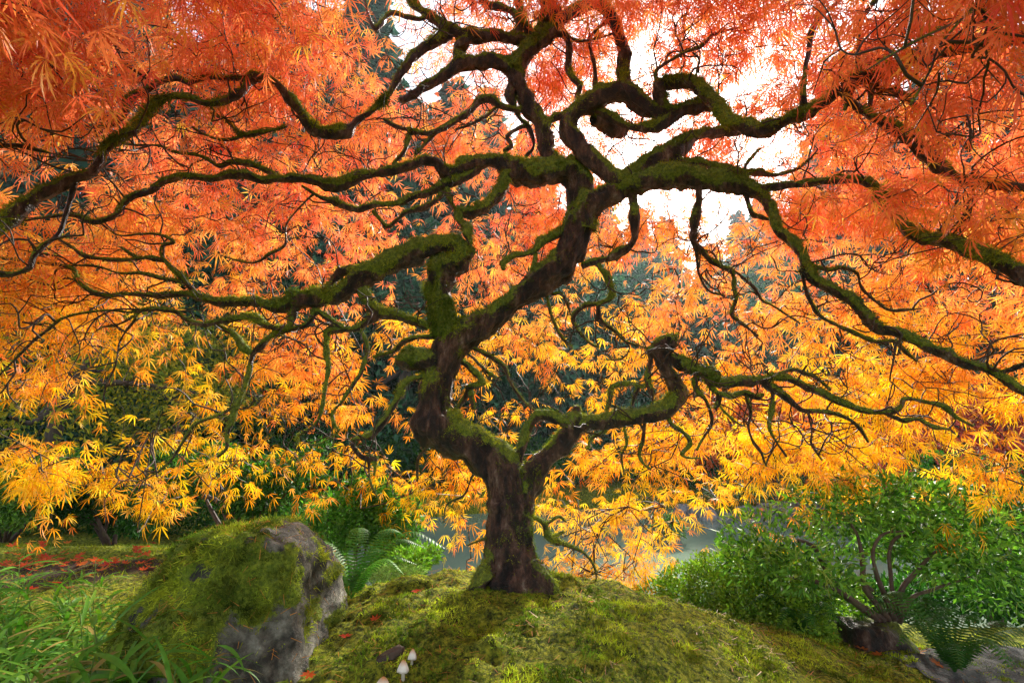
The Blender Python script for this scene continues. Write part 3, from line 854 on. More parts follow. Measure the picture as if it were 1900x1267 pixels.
SC = np.array([0.05, 2.3, -0.75])
def shell(d):
    """distance along directions d to the crown's shell, seen from inside"""
    lo = np.zeros(len(d))
    hi = np.full(len(d), 6.0)
    for _ in range(30):
        m = (lo + hi) / 2
        Pm = d * m[:, None] - SC
        ry = np.where(Pm[:, 1] > 0, 1.5, 2.35)
        f = (Pm[:, 0] / 2.75) ** 2 + (Pm[:, 1] / ry) ** 2 + (Pm[:, 2] / 2.75) ** 2
        ins = f < 1
        lo = np.where(ins, m, lo)
        hi = np.where(ins, hi, m)
    return lo

NC = 6900
px = rng.uniform(-350, 2250, NC)
py = rng.uniform(-330, 1105, NC)
dens = leaf_density(px, py)
dens = dens * np.where((px < 0) | (px > 1900) | (py < 0), 0.7, 1)
clumpn = vnoise(np.stack([px / 75, py / 45, 0 * px], -1), 77)
keep = rng.random(NC) < dens ** 1.35 * np.clip(0.62 + 0.95 * clumpn, 0.04, 1)
px, py = px[keep], py[keep]
# thicker sprays in the top of the crown around the open windows to the sky
bx, by = rng.uniform(960, 1600, 1500), rng.uniform(-60, 480, 1500)
bk = np.full(1500, 0.2)
for (cx, cy_, rx, ry) in [(1215, 285, 75, 42), (1290, 385, 80, 26), (1375, 140, 85, 55), (1540, 50, 90, 50), (1430, 290, 80, 28), (1180, 120, 30, 60), (1000, 15, 30, 25)]:
    bk *= sstep(0.7, 1.5, ((bx - cx) / rx) ** 2 + ((by - cy_) / ry) ** 2)
bk *= 1 + 0.5 * sstep(330, 420, by) * sstep(1480, 1380, bx)
kb = rng.random(1500) < bk
px, py = np.concatenate([px, bx[kb]]), np.concatenate([py, by[kb]])
d = ray(px, py)
t = shell(d)
u1 = rng.random(len(t))
near = rng.random(len(t)) < np.where(px > 950, 0.24 * sstep(1450, 1750, px) * sstep(520, 380, py), 0.04 * sstep(500, 100, px) * sstep(330, 150, py))
core = sstep(600, 760, px) * sstep(1560, 1440, px) * sstep(460, 330, py)
tt = t * np.where(near, rng.uniform(0.6, 0.85, len(t)), (0.84 + 0.22 * u1) * (1 - core) + core * (1.0 + 0.16 * u1))
CL = d * tt[:, None]
# crown over and beside the viewer, out of frame
ok = np.linalg.norm(CL, axis=1) > 0.75
ok &= CL[:, 2] > ground(CL[:, 0], CL[:, 1], False) + 0.05
CL, px, py = CL[ok], px[ok], py[ok]

# crooked branchlets growing from the limbs inside the crown
TWV, TWF, TWN = [], [], 0
th = np.linspace(0, 2 * np.pi, 4, endpoint=False)
def twig_tube(PP, rad):
    global TWN
    T, A, B = frames(PP)
    ring = (A[:, None] * np.cos(th)[None, :, None] + B[:, None] * np.sin(th)[None, :, None]) * rad[:, None, None] + PP[:, None]
    m = len(PP)
    TWV.append(ring.reshape(-1, 3))
    i = np.arange(m - 1)[:, None] * 4
    j = np.arange(4)[None]
    j2 = (j + 1) % 4
    TWF.append(np.stack([(i + j).ravel(), (i + j2).ravel(), (i + 4 + j2).ravel(), (i + 4 + j).ravel()], 1) + TWN)
    TWN += 4 * m
base_nodes = np.array(NODES)
def grow(p, dv, n, r, depth=0):
    P_ = [np.array(p)]
    for i in range(n):
        o_ = P_[-1] - SC
        o_ = o_ / np.linalg.norm(o_)
        dv = unit(dv + 0.55 * rng.normal(size=3) + 0.18 * o_ + np.array([0, 0, -0.06]))
        P_.append(P_[-1] + dv * 0.045)
        if depth < 2 and rng.random() < 0.22 and i > 0:
            grow(P_[-1], unit(dv + 0.9 * rng.normal(size=3)), max(3, int((n - i) * 0.7)), r * (1 - i / n) * 0.75 + 0.0006, depth + 1)
    P_ = np.array(P_)
    if np.any(P_[:, 1] < 0.9) or np.any(P_[:, 2] < -0.5):
        return
    PP = catmull(P_, 2 * n + 1)
    twig_tube(PP, np.linspace(r, 0.0011, 2 * n + 1))
    NODES.extend([tuple(q) for q in P_[1::2]])
for q in range(470):
    p = base_nodes[rng.integers(len(base_nodes))]
    if p[2] < -0.25:
        continue
    o_ = unit(p - SC)
    grow(p, unit(o_ * 0.8 + rng.normal(size=3) * np.array([1, 1, 0.7])), int(rng.integers(5, 13)), rng.uniform(0.0026, 0.005))

# twigs: every spray grows from the nearest limb or earlier twig
nodes = [np.array(p) for p in NODES]
def build_kd(nn):
    kd = kdtree.KDTree(len(nn))
    for i, p in enumerate(nn):
        kd.insert(Vector(p), i)
    kd.balance()
    return kd
kd = build_kd(nodes)
d0 = np.array([kd.find(Vector(p))[2] for p in CL])
order = np.argsort(d0)
CDIR = np.zeros_like(CL)
for q, ci in enumerate(order):
    if q % 250 == 0:
        kd = build_kd(nodes)
    c = CL[ci]
    a, _, dist = kd.find(Vector(c))
    a = np.array(a)
    out = c - SC
    out = out / np.linalg.norm(out)
    dv = c - a
    L = max(np.linalg.norm(dv), 0.02)
    side = np.cross(dv / L, rng.normal(size=3))
    p1 = a + dv * 0.35 + side * L * 0.18 + np.array([0, 0, 0.06]) * L
    p2 = a + dv * 0.7 - side * L * 0.12 + np.array([0, 0, 0.05]) * L
    e = c + unit(dv / L + out * 0.6 + np.array([0, 0, -0.5])) * 0.07
    PP = catmull([a, p1, p2, c, e], 9)
    CDIR[ci] = unit(e - p2)
    nodes += [PP[3], PP[5], c]
    r0 = 0.0022 + 0.0045 * min(L, 0.8)
    rad = np.linspace(r0, 0.0011, 9)
    twig_tube(PP, rad)
tw = obj('twigs', mesh('twigs', np.concatenate(TWV) - OFF, np.concatenate(TWF), M['twig']), maple)
tag(tw, kind='stuff')

def lobe_leaf(angles, lens, width=0.075, droop=0.35, serr=False):
    """lace leaf: slim lobes fanned from the stalk; x forward, z up"""
    V, Fc = [], []
    for a, Ln in zip(angles, lens):
        ca, sa = math.cos(a), math.sin(a)
        def pt(f, wd):
            x, y = f * Ln, wd
            z = -droop * (f * Ln) ** 2
            return (x * ca - y * sa, x * sa + y * ca, z)
        w_ = width * (0.6 + 0.5 * Ln)
        b = len(V)
        if not serr:
            V += [pt(0.02, 0), pt(0.38, w_ * 0.5), pt(0.38, -w_ * 0.5), pt(0.7, w_ * 0.42), pt(0.7, -w_ * 0.42), pt(1, 0)]
            Fc += [(b, b + 2, b + 1), (b + 1, b + 2, b + 4), (b + 1, b + 4, b + 3), (b + 3, b + 4, b + 5)]
        else:
            V += [pt(0.02, 0), pt(0.25, w_ * 0.25), pt(0.25, -w_ * 0.25), pt(0.5, w_ * 0.4), pt(0.5, -w_ * 0.4), pt(0.75, w_ * 0.3), pt(0.75, -w_ * 0.3), pt(1, 0)]
            Fc += [(b, b + 2, b + 1), (b + 1, b + 2, b + 4), (b + 1, b + 4, b + 3), (b + 3, b + 4, b + 6), (b + 3, b + 6, b + 5), (b + 5, b + 6, b + 7)]
            for f0, f1, s in ((0.3, 0.52, 1), (0.3, 0.52, -1), (0.52, 0.76, 1), (0.52, 0.76, -1)):
                k = len(V)
                V += [pt(f0, s * w_ * 0.2), pt(f0 + 0.12, s * w_ * 0.3), pt(f1, s * w_ * 1.0)]
                Fc += [(k, k + 1, k + 2)]
    return np.array(V), np.array(Fc)

VAR = []
for s in range(12):
    r_ = random.Random(100 + s)
    spr = r_.uniform(0.7, 1.1)
    full_ = s % 3 != 0
    ang = [R(a * spr + r_.uniform(-8, 8)) for a in ((0, 27, -27, 56, -56, 92, -92) if full_ else (0, 30, -30, 68, -68))]
    ln = [l * r_.uniform(0.75, 1.15) for l in ((1.0, 0.92, 0.92, 0.75, 0.75, 0.45, 0.45) if full_ else (1.0, 0.88, 0.88, 0.6, 0.6))]
    VAR.append(lobe_leaf(ang, ln, 0.066, r_.choice([0.15, 0.3, 0.5, 0.75, 0.95])))

def leaf_colour(P):
    """pigment: red and coral in the sunny top of the crown, gold inside and below"""
    h = P[:, 2]
    out = (P - SC) / np.array([2.75, 1.9, 2.75])
    n1 = fbm(P * 1.6, 41, 3)
    n2 = vnoise(P * 6, 44)
    right = sstep(0.8, 2.2, P[:, 0]) * sstep(2.4, 1.2, P[:, 1])
    fore = sstep(1.9, 1.0, P[:, 1])
    red = sstep(0.15, 1.35, h + 0.35 * n1 + 0.15 * n2 + 0.45 * fore + 0.2 * right)
    redder = sstep(0.55, 1.2, red * 0.75 + 0.3 * n2 + 0.35 * fore * (h > 0.4))
    gold = np.array([0.9, 0.47, 0.009])
    amber = np.array([0.88, 0.29, 0.012])
    coral = np.array([0.94, 0.255, 0.085])
    crim = np.array([0.86, 0.13, 0.06])
    am = sstep(-0.2, 0.75, n1 + 0.6 * n2 + 0.1)[:, None]
    c = gold * (1 - am) + amber * am
    c = c * (1 - red[:, None]) + coral * red[:, None]
    c = c * (1 - redder[:, None] * 0.55) + crim * redder[:, None] * 0.55
    sp_ = (rng.random((len(P), 1)) < 0.22) * rng.uniform(0.4, 1, (len(P), 1))
    c = c * (1 - sp_) + np.array([0.93, 0.42, 0.06]) * sp_
    j = rng.normal(size=(len(P), 1))
    c = c * np.clip(1 + 0.13 * rng.normal(size=(len(P), 1)), 0.55, 1.35)
    c[:, 1] *= np.clip(1 + 0.22 * j[:, 0], 0.55, 1.6)
    return np.clip(c, 0.004, 0.93)

PER = 17
nl = len(CL) * PER
ci = np.repeat(np.arange(len(CL)), PER)
off = rng.normal(size=(nl, 3)) * np.array([0.062, 0.062, 0.045])
along = rng.uniform(-0.12, 0.1, nl)
LP = CL[ci] + off + CDIR[ci] * along[:, None]
outd = LP - SC
outd[:, 2] *= 0.6
outd = unit(outd)
fwd = unit(outd * 0.55 + unit(off) * 0.75 + CDIR[ci] * 0.4 + np.array([0, 0, -0.75]) + 0.5 * rng.normal(size=(nl, 3)))
upv = np.array([0, 0, 1.0]) + 0.6 * outd + 0.55 * rng.normal(size=(nl, 3))
lft = unit(np.cross(upv, fwd))
upv = np.cross(fwd, lft)
sz = 0.036 + 0.056 * rng.random(nl) ** 0.8
LC = leaf_colour(LP)
lx, ly, lz = proj(LP)
good = (np.linalg.norm(LP, axis=1) > 0.6) & (LP[:, 2] > ground(LP[:, 0], LP[:, 1], False) + 0.06) & ~((lz < 0.7) & (lz > 0) & (np.abs(lx - 950) < 1200))
inv = good & (lx > 10) & (lx < 1890) & (ly > 10) & (ly < 1100)
score = np.where(inv, sz / np.maximum(lz, 0.1), 0)
big = np.argsort(-score)[:300]
isbig = np.zeros(nl, bool)
isbig[big] = True

var = rng.integers(0, 12, nl)
AV, AF, AC, base = [], [], [], 0
for v in range(12):
    s = np.where((var == v) & good & ~isbig)[0]
    bv, bf = VAR[v]
    Vt = (bv[None, :, 0, None] * fwd[s][:, None] + bv[None, :, 1, None] * lft[s][:, None] + bv[None, :, 2, None] * upv[s][:, None]) * sz[s][:, None, None] + LP[s][:, None]
    m = len(bv)
    AV.append(Vt.reshape(-1, 3))
    AF.append((bf[None] + (np.arange(len(s)) * m)[:, None, None]).reshape(-1, 3) + base)
    AC.append(np.repeat(LC[s], m, axis=0))
    base += len(s) * m
fo = obj('foliage', mesh('foliage', np.concatenate(AV) - OFF, np.concatenate(AF), M['leaf'], np.concatenate(AC)), maple)
tag(fo, kind='stuff')

# the 300 leaves that show largest, each its own part
BIGM = []
bc = LC[big]
for s in range(24):
    r_ = random.Random(300 + s)
    ang = [R(a + r_.uniform(-6, 6)) for a in (0, 25, -25, 52, -52, 84, -84)]
    ln = [l * r_.uniform(0.88, 1.1) for l in (1.0, 0.93, 0.93, 0.78, 0.78, 0.5, 0.5)]
    bv, bf = lobe_leaf(ang, ln, 0.085, 0.2 + 0.3 * r_.random(), True)
    c = bc[(s * 12) % 300]
    BIGM.append((mesh('leaf', bv, bf, M['leaf'], np.repeat(c[None], len(bv), 0)), c))
cols24 = np.array([c for _, c in BIGM])
for i in big:
    v = int(np.argsort(((cols24 - LC[i]) ** 2).sum(1))[random.randrange(3)])
    o = obj('leaf', BIGM[v][0], maple)
    mt = np.eye(4)
    mt[:3, 0], mt[:3, 1], mt[:3, 2], mt[:3, 3] = fwd[i] * sz[i], lft[i] * sz[i], upv[i] * sz[i], LP[i] - OFF
    o.matrix_local = Matrix(mt.tolist())

# ------------------------------------------------------------------ mossy mound: moss tufts
n = 170000
gxs = rng.uniform(-1.3, 2.7, n * 2)
gys = rng.uniform(1.25, 3.0, n * 2)
gz = ground(gxs, gys)
P = np.stack([gxs, gys, gz], 1)
pr = np.clip(0.75 + 0.5 * fbm(P * 6, 51, 2), 0.15, 1) * (1 - 0.75 * soil(gxs, gys)) * np.clip(1.9 / gys, 0, 1) ** 1.2
k = rng.random(len(P)) < pr
P = P[k][:n]
h = 0.006 + 0.018 * sstep(-0.3, 0.9, fbm(P * 9, 52, 2))
nm = np.stack([0 * h, 0 * h - 0.15, 0 * h + 1], 1)
mc = moss_cols(P, 60, dry=0.75) * np.array([1.6, 1.72, 1.25]) * (0.45 + 0.8 * sstep(-0.45, 0.35, fbm(P * 16, 58, 3)))[:, None]  # noise factor paints the dark shade between tufts into the blade colour
V, Fc, cc = blades(P - np.array([0, 0, 0.002]), nm, h * rng.uniform(0.6, 1.5, len(P)), rng.uniform(0.0024, 0.0052, len(P)), mc, 0.2, 0.75)
tag(obj('moss_carpet', mesh('moss_carpet', V, Fc, M['moss_blade'], cc)), 'yellow green moss carpet covering the mound around the maple', 'moss', kind='stuff')

n = 40000
gxs, gys = rng.uniform(-4.6, -1.0, n), rng.uniform(2.3, 4.6, n)
P = np.stack([gxs, gys, ground(gxs, gys)], 1)
P = P[rng.random(n) < np.clip(0.7 + 0.9 * fbm(P * 3, 57, 3), 0.05, 1) * (1 - 0.9 * soil(gxs, gys))]
V, Fc, cc = blades(P, np.tile([0, 0, 1.0], (len(P), 1)), rng.uniform(0.012, 0.035, len(P)), rng.uniform(0.004, 0.008, len(P)), moss_cols(P, 61, 0.6), 0.2, 0.8)
tag(obj('bank_moss', mesh('bank_moss', V, Fc, M['moss_blade'], cc)), 'patchy green moss on the bank behind the boulder', 'moss', kind='stuff')

# ------------------------------------------------------------------ mossy stone beside the mound
RC = np.array([-0.90, 1.78, -0.58])
def make_rock(planes, nu=150, nv=90, k=26.0, amp=0.02, seed=0, fr=7):
    th = np.linspace(0, 2 * np.pi, nu, endpoint=False)
    ph = np.linspace(0.02, np.pi - 0.02, nv)
    TH, PH = np.meshgrid(th, ph)
    d = np.stack([np.cos(TH) * np.sin(PH), np.sin(TH) * np.sin(PH), np.cos(PH)], -1)
    inv_ = np.zeros(TH.shape)
    for nrm, dist in planes:
        nn_ = np.array(nrm) / np.linalg.norm(nrm)
        c = np.maximum((d @ nn_) / dist, 0)
        inv_ += c ** k
    r = 1 / np.maximum(inv_ ** (1 / k), 1e-3)
    P = d * r[..., None]
    r = r * (1 + amp * 4 * fbm(P * fr * 0.6, seed, 4) + amp * 1.2 * (1 - np.abs(vnoise(P * fr * 3, seed + 8))))
    P = d * r[..., None]
    ids = (np.arange(nv - 1)[:, None] * nu + np.arange(nu)[None])
    ids2 = (np.arange(nv - 1)[:, None] * nu + (np.arange(nu)[None] + 1) % nu)
    Fq = np.stack([ids.ravel(), (ids + nu).ravel(), (ids2 + nu).ravel(), ids2.ravel()], 1)
    gu = np.roll(P, -1, 1) - np.roll(P, 1, 1)
    gv = np.gradient(P, axis=0)
    nr = unit(np.cross(gv, gu))
    return P.reshape(-1, 3), Fq, nr.reshape(-1, 3)

RP, RF, RN = make_rock([((-0.10, 0.12, 1), 0.225), ((-0.9, -0.15, 0.4), 0.25), ((0.95, -0.05, 0.22), 0.235), ((0.55, -0.8, 0.3), 0.21), ((-0.35, -0.8, 0.48), 0.215),
                        ((0, 1, 0.25), 0.30), ((-1, 0.1, 0.15), 0.27), ((0.5, 0.1, 0.9), 0.245), ((0, 0, -1), 0.5), ((0.1, -1, 0), 0.36)], 220, 130, 22.0, 0.042, seed=5)
rm = sstep(0.1, 0.75, 0.95 - 0.2 * RN[:, 1] + 0.75 * (-0.75 * RN[:, 0] + 0.55 * RN[:, 2]) - 0.1 * RN[:, 1] + 0.75 * fbm(RP * 7, 71, 4))
rm = rm * (1 - 0.95 * sstep(0.0, 0.16, RP[:, 0] - 0.06 - 0.25 * np.minimum(RP[:, 2] + 0.15, 0) + 0.22 * fbm(RP * 8, 72, 3)) * sstep(-0.2, 0.35, 0.3 - vnoise(RP * 13, 73)))
rm = rm * sstep(-0.75, -0.25, fbm(RP * 12, 78, 3))
RP = RP + RN * (rm * (0.006 + 0.011 * vnoise(RP * 24, 76) + 0.006 * vnoise(RP * 55, 77)))[:, None]
rockE = tag(obj('boulder', mesh('boulder', RP, RF, M['rock'], np.stack([rm] * 3, 1), True), None, RC),
            'big grey boulder under thick green moss beside the mound', 'rock')
k = rng.choice(len(RP), 60000, p=rm ** 1.5 / (rm ** 1.5).sum())
P = RP[k] + rng.normal(size=(60000, 3)) * 0.006
hh = 0.007 + 0.018 * sstep(-0.4, 0.8, fbm(P * 14, 74, 2))
V, Fc, cc = blades(P, RN[k] * 0.9, hh * rng.uniform(0.5, 1.5, len(P)), rng.uniform(0.002, 0.004, len(P)), moss_cols(P, 75) * 1.6 * (0.4 + 0.8 * sstep(-0.4, 0.4, fbm(P * 18, 79, 3)))[:, None], 0.6, 0.7)  # noise factor paints the shading of moss clumps into the blade colour
tag(obj('moss', mesh('moss', V, Fc, M['moss_blade'], cc), rockE), kind='stuff')

# ------------------------------------------------------------------ fallen needles and leaves
def slivers(P, Nn, L, W, cols):
    n = len(P)
    d = unit(np.cross(Nn, rng.normal(size=(n, 3))) + 0.25 * rng.normal(size=(n, 3)))
    s = unit(np.cross(d, Nn))
    a = P - d * L[:, None] / 2
    b = P + d * L[:, None] / 2
    w_ = s * W[:, None] / 2
    V = np.stack([a - w_, a + w_, b + w_ * 0.6, b - w_ * 0.6], 1).reshape(-1, 3)
    return V, np.arange(4 * n).reshape(n, 4), np.repeat(cols, 4, 0)

n = 2200
xx = rng.uniform(-0.9, 2.4, n)
yy = rng.uniform(1.35, 2.7, n)
kk = vnoise(np.stack([xx * 5, yy * 5, 0 * xx], -1), 81) > -0.25
xx, yy = xx[kk], yy[kk]
P = np.stack([xx, yy, ground(xx, yy) + 0.012], 1)
oc = np.array([0.55, 0.2, 0.03]) * rng.uniform(0.4, 1.2, (len(P), 1)) * np.array([1, 1, 1]) + rng.uniform(0, 0.03, (len(P), 3))
V, Fc, cc = slivers(P, np.tile([0, 0, 1.0], (len(P), 1)), rng.uniform(0.015, 0.045, len(P)), rng.uniform(0.0016, 0.003, len(P)), oc)
k = rng.choice(len(RP), 330, p=np.clip(RN[:, 2] + 0.2, 0, 1) * (RP[:, 2] > -0.25) / (np.clip(RN[:, 2] + 0.2, 0, 1) * (RP[:, 2] > -0.25)).sum())
P3 = RP[k] + RC + RN[k] * 0.016
oc3 = np.array([0.6, 0.26, 0.05]) * rng.uniform(0.5, 1.2, (len(P3), 1))
V3, F3, c3 = slivers(P3, RN[k], rng.uniform(0.015, 0.04, len(P3)), rng.uniform(0.0014, 0.0022, len(P3)), oc3)
tag(obj('fallen_needles', mesh('fallen_needles', np.concatenate([V, V3]), np.concatenate([Fc, F3 + len(V)]), M['leaf'], np.concatenate([cc, c3]))),
    'thin orange conifer needles strewn over moss and boulder', 'needles', kind='stuff')

def star_leaf(seed, col):
    r_ = random.Random(seed)
    ang = [R(a + r_.uniform(-8, 8)) for a in (0, 38, -38, 80, -80, 125, -125)]
    ln = [l * r_.uniform(0.85, 1.1) for l in (1.0, 0.95, 0.95, 0.8, 0.8, 0.5, 0.5)]
    bv, bf = lobe_leaf(ang, ln, 0.26, -0.25 * r_.random() - 0.05)
    return mesh('fallen_leaf', bv, bf, M['leaf'], np.repeat(np.array([col]), len(bv), 0))

FALL = [star_leaf(1, (0.55, 0.05, 0.02)), star_leaf(2, (0.6, 0.09, 0.02)), star_leaf(3, (0.62, 0.16, 0.03)), star_leaf(4, (0.4, 0.12, 0.04)), star_leaf(5, (0.66, 0.24, 0.03))]
def drop(P, s, mi, label, group, tilt=0.35, lift=0.014):
    o = obj('fallen_leaf', FALL[mi], None, (P[0], P[1], P[2] + lift))
    o.rotation_euler = (random.uniform(-tilt, tilt), random.uniform(-tilt, tilt), random.uniform(0, 6.28))
    o.scale = (s, s, s)
    tag(o, label, 'leaf', group)
    return o

for (a, b, mi, s) in [(695, 1152, 1, .03), (770, 1106, 0, .024), (640, 1186, 0, .03), (1160, 1190, 0, .018), (1100, 1120, 1, .022), (1212, 1081, 0, .02)]:
    drop(hit(a, b), s, mi, 'small red maple leaf fallen on the mossy mound', 'red leaves fallen on the mound')
drop(hit(1296, 1214), .03, 3, 'brown curled maple leaf fallen on the mossy mound', None)
drop(hit(574, 1259), .032, 1, 'red maple leaf lying on moss at the foot of the boulder', None)
for (a, b) in [(1552, 1186), (1612, 1190), (1680, 1188), (1632, 1219), (1742, 1238), (1760, 1203), (1700, 1208), (1790, 1216), (1600, 1207), (1730, 1207), (1540, 1172)]:
    drop(hit(a, b), random.uniform(.03, .045), random.choice([2, 4, 1]), 'orange maple leaf fallen on dark ground near the glossy shrub', 'orange leaves fallen on dark ground')
for q in range(95):
    a, b = random.uniform(0, 285), random.uniform(1008, 1098)
    if random.random() < 0.35 or b > 1065 and random.random() < 0.3:
        b = random.uniform(1030, 1060)
    drop(hit(a, b), random.uniform(.03, .05), random.choice([0, 0, 1, 1, 2]), 'red maple leaf fallen on the bank behind the boulder', 'red leaves fallen on the bank', 0.4, 0.02)

# ------------------------------------------------------------------ mushrooms
def lathe(prof, seg=18, wob=0.0, seed=0):
    V, Fc = [], []
    for i, (r, z) in enumerate(prof):
        for j in range(seg):
            a = 2 * math.pi * j / seg
            k_ = 1 + wob * math.sin(a * 3 + seed) * (r / max(p[0] for p in prof)) + wob * 0.6 * math.sin(a * 7 + seed * 2)
            V.append((r * k_ * math.cos(a), r * k_ * math.sin(a), z - wob * 0.3 * r * math.cos(a * 3 + seed)))
    for i in range(len(prof) - 1):
        for j in range(seg):
            j2 = (j + 1) % seg
            Fc.append((i * seg + j, i * seg + j2, (i + 1) * seg + j2, (i + 1) * seg + j))
    return np.array(V), np.array(Fc)

capm = leaf_material('mushroom cap', trans=0.2, rough=0.55, var=0.12)
def mushroom(base, capw, caph, stemh, label, seed, lean):
    e = empty('mushroom', base)
    tag(e, label, 'mushroom')
    e.rotation_euler = lean
    sv_, sf_ = lathe([(capw * .17, -0.02), (capw * .15, stemh * .4), (capw * .13, stemh * .9), (capw * .1, stemh + caph * .4)], 12, 0.04, seed)
    obj('stem', mesh('stem', sv_, sf_, capm, np.tile([0.62, 0.56, 0.42], (len(sv_), 1)), True), e)
    r_ = capw / 2
    prof = [(r_ * .25, stemh + caph * .12), (r_ * .9, stemh + caph * .02), (r_ * 1.0, stemh), (r_ * .92, stemh + caph * .22), (r_ * .7, stemh + caph * .52), (r_ * .45, stemh + caph * .76), (r_ * .2, stemh + caph * .95), (0.0005, stemh + caph)]
    cv_, cf_ = lathe(prof, 26, 0.07, seed)
    f = sstep(stemh + caph * .5, stemh + caph, cv_[:, 2])[:, None]
    obj('cap', mesh('cap', cv_, cf_, capm, np.array([0.82, 0.76, 0.64]) * (1 - f) + np.array([0.62, 0.30, 0.10]) * f, True), e)

mushroom(hit(764, 1228), .026, .027, .018, 'small white mushroom with pointed closed cap, standing behind the other two', 3, (0.0, 0.05, 0))
mushroom(hit(748, 1254), .034, .03, .024, 'white conical mushroom standing in moss between the other two', 1, (0.03, -0.05, 1))
mp_ = hit(711, 1266)
mp_[2] -= 0.03
mp_[1] -= 0.03
mushroom(mp_, .046, .03, .036, 'white mushroom with wide ragged cap and orange tip', 2, (0.1, -0.1, 2))
bv = hit(722, 1228)
cvv, cff, _ = make_rock([((1, 0, 0), .045), ((-1, 0, 0), .045), ((0, 1, .3), .014), ((0, -1, .3), .014), ((0, 0, 1), .012), ((0, 0, -1), .012), ((.6, .5, 0), .034), ((-.6, .5, 0), .032)], 30, 16, 14, 0.03, 9, 60)
bo = obj('bark_chip', mesh('bark_chip', cvv, cff, M['twig'], smooth=True), None, bv + np.array([0, 0, .01]))
bo.rotation_euler = (0.1, -0.35, 0.5)
tag(bo, 'dark flake of bark lying in moss beside the mushrooms', 'bark')

# ------------------------------------------------------------------ shrubs, ferns, bamboo
def leaf_cloud(P, Nn, L, W, cols, up=0.5, fold=True):
    """pointed leaf: two triangles folded along the midrib"""
    n = len(P)
    d = unit(Nn + 0.7 * rng.normal(size=(n, 3)) + np.array([0, 0, 0.15]))
    upn = unit(np.array([0, 0, 1.0]) * up + 0.6 * rng.normal(size=(n, 3)) + 0.3 * Nn)
    s = unit(np.cross(d, upn))
    u_ = np.cross(s, d)
    L_ = L[:, None]
    W_ = W[:, None]
    a = P
    b = P + d * L_ * 0.5 + s * W_ * 0.5 + u_ * W_ * 0.18
    c = P + d * L_ - u_ * L_ * 0.12
    e = P + d * L_ * 0.5 - s * W_ * 0.5 + u_ * W_ * 0.18
    V = np.stack([a, b, c, e], 1).reshape(-1, 3)
    i = np.arange(n)[:, None] * 4
    Fc = np.concatenate([i + np.array([[0, 1, 2]]), i + np.array([[0, 2, 3]])])
    return V, Fc, np.repeat(cols, 4, 0)

def gcols(n, a, b, hi=0.5):
    r_ = rng.random((n, 1)) ** 1.3
    c = np.array(a) * (1 - r_) + np.array(b) * r_
    return c * rng.uniform(0.65, 1.3, (n, 1))

def stems(name, parent, base, tips, r0, off, seg=7, mat='stem', bend=0.15):
    for tp in tips:
        tp = np.array(tp)
        b = np.array(base) + rng.normal(size=3) * np.array([r0, r0, 0])
        dv = tp - b
        L = np.linalg.norm(dv)
        pts = [b - np.array([0, 0, 0.05]), b + dv * 0.3 + rng.normal(size=3) * bend * L * 0.5, b + dv * 0.65 + rng.normal(size=3) * bend * L * 0.5, tp]
        PP = catmull(pts, 14)
        V, Q, _, _ = tube(PP, np.linspace(r0, r0 * 0.3, 14), seg, 0.3, 30, 3)
        obj(name, mesh(name, V - off, Q, M[mat], smooth=True), parent)

def shrub(name, label, cat, base, lobes, nleaf, L, ca, cb, nst=5, r0=0.02, group=None, shellp=0.55, mat='green', aspect=0.36, singles=0):
    """lobes: (cx,cy,cz,rx,ry,rz) in world space"""
    base = np.array(base, float)
    e = empty(name, base)
    tag(e, label, cat, group)
    vol = np.array([l[3] * l[4] * l[5] for l in lobes]) ** 0.67
    which = rng.choice(len(lobes), nleaf, p=vol / vol.sum())
    Lb = np.array(lobes)[which]
    dd = unit(rng.normal(size=(nleaf, 3)))
    rr = np.where(rng.random(nleaf) < shellp, rng.uniform(0.8, 1.05, nleaf), rng.random(nleaf) ** 0.5)
    P = Lb[:, :3] + dd * rr[:, None] * Lb[:, 3:] * (1 + 0.25 * vnoise(dd * 3 + Lb[:, :3], 8))[:, None]
    ok_ = (P[:, 2] > ground(P[:, 0], P[:, 1], False)) & (vnoise(P / (L * 5), 15) > -0.45)
    P, dd = P[ok_], dd[ok_]
    n = len(P)
    V, Fc, cc = leaf_cloud(P, dd, L * rng.uniform(0.6, 1.3, n), L * aspect * rng.uniform(0.7, 1.3, n), gcols(n, ca, cb))
    fl = obj('foliage', mesh('foliage', V - base, Fc, M[mat], cc), e)
    tag(fl, kind='stuff')
    tips = [np.array(l[:3]) + np.array([0, 0, l[5] * 0.4]) for l in lobes]
    tips = [tips[i % len(tips)] + rng.normal(size=3) * 0.08 * lobes[0][3] for i in range(nst)]
    if nst:
        stems('stem', e, base, tips, r0, base)
    if singles:
        lm = []
        for q in range(8):
            vv, ff, c2 = leaf_cloud(np.zeros((1, 3)), np.array([[1.0, 0, 0]]), np.array([L * 1.15]), np.array([L * 1.15 * aspect]), gcols(1, ca, cb))
            lm.append(mesh('leaf', vv, ff, M[mat], c2))
        px_, py_, zz = proj(P)
        front = np.argsort(np.linalg.norm(P, axis=1) + 0.3 * rng.random(n))[:singles]
        for i in front:
            o = obj('leaf', random.choice(lm), e, P[i] - base + dd[i] * 0.01)
            o.rotation_euler = (random.uniform(-.6, .6), random.uniform(-.8, .3), math.atan2(dd[i][1], dd[i][0]) + random.uniform(-.9, .9))
    return e

DG, MG, LG, YG = (0.018, 0.075, 0.011), (0.055, 0.17, 0.022), (0.10, 0.24, 0.03), (0.2, 0.3, 0.03)

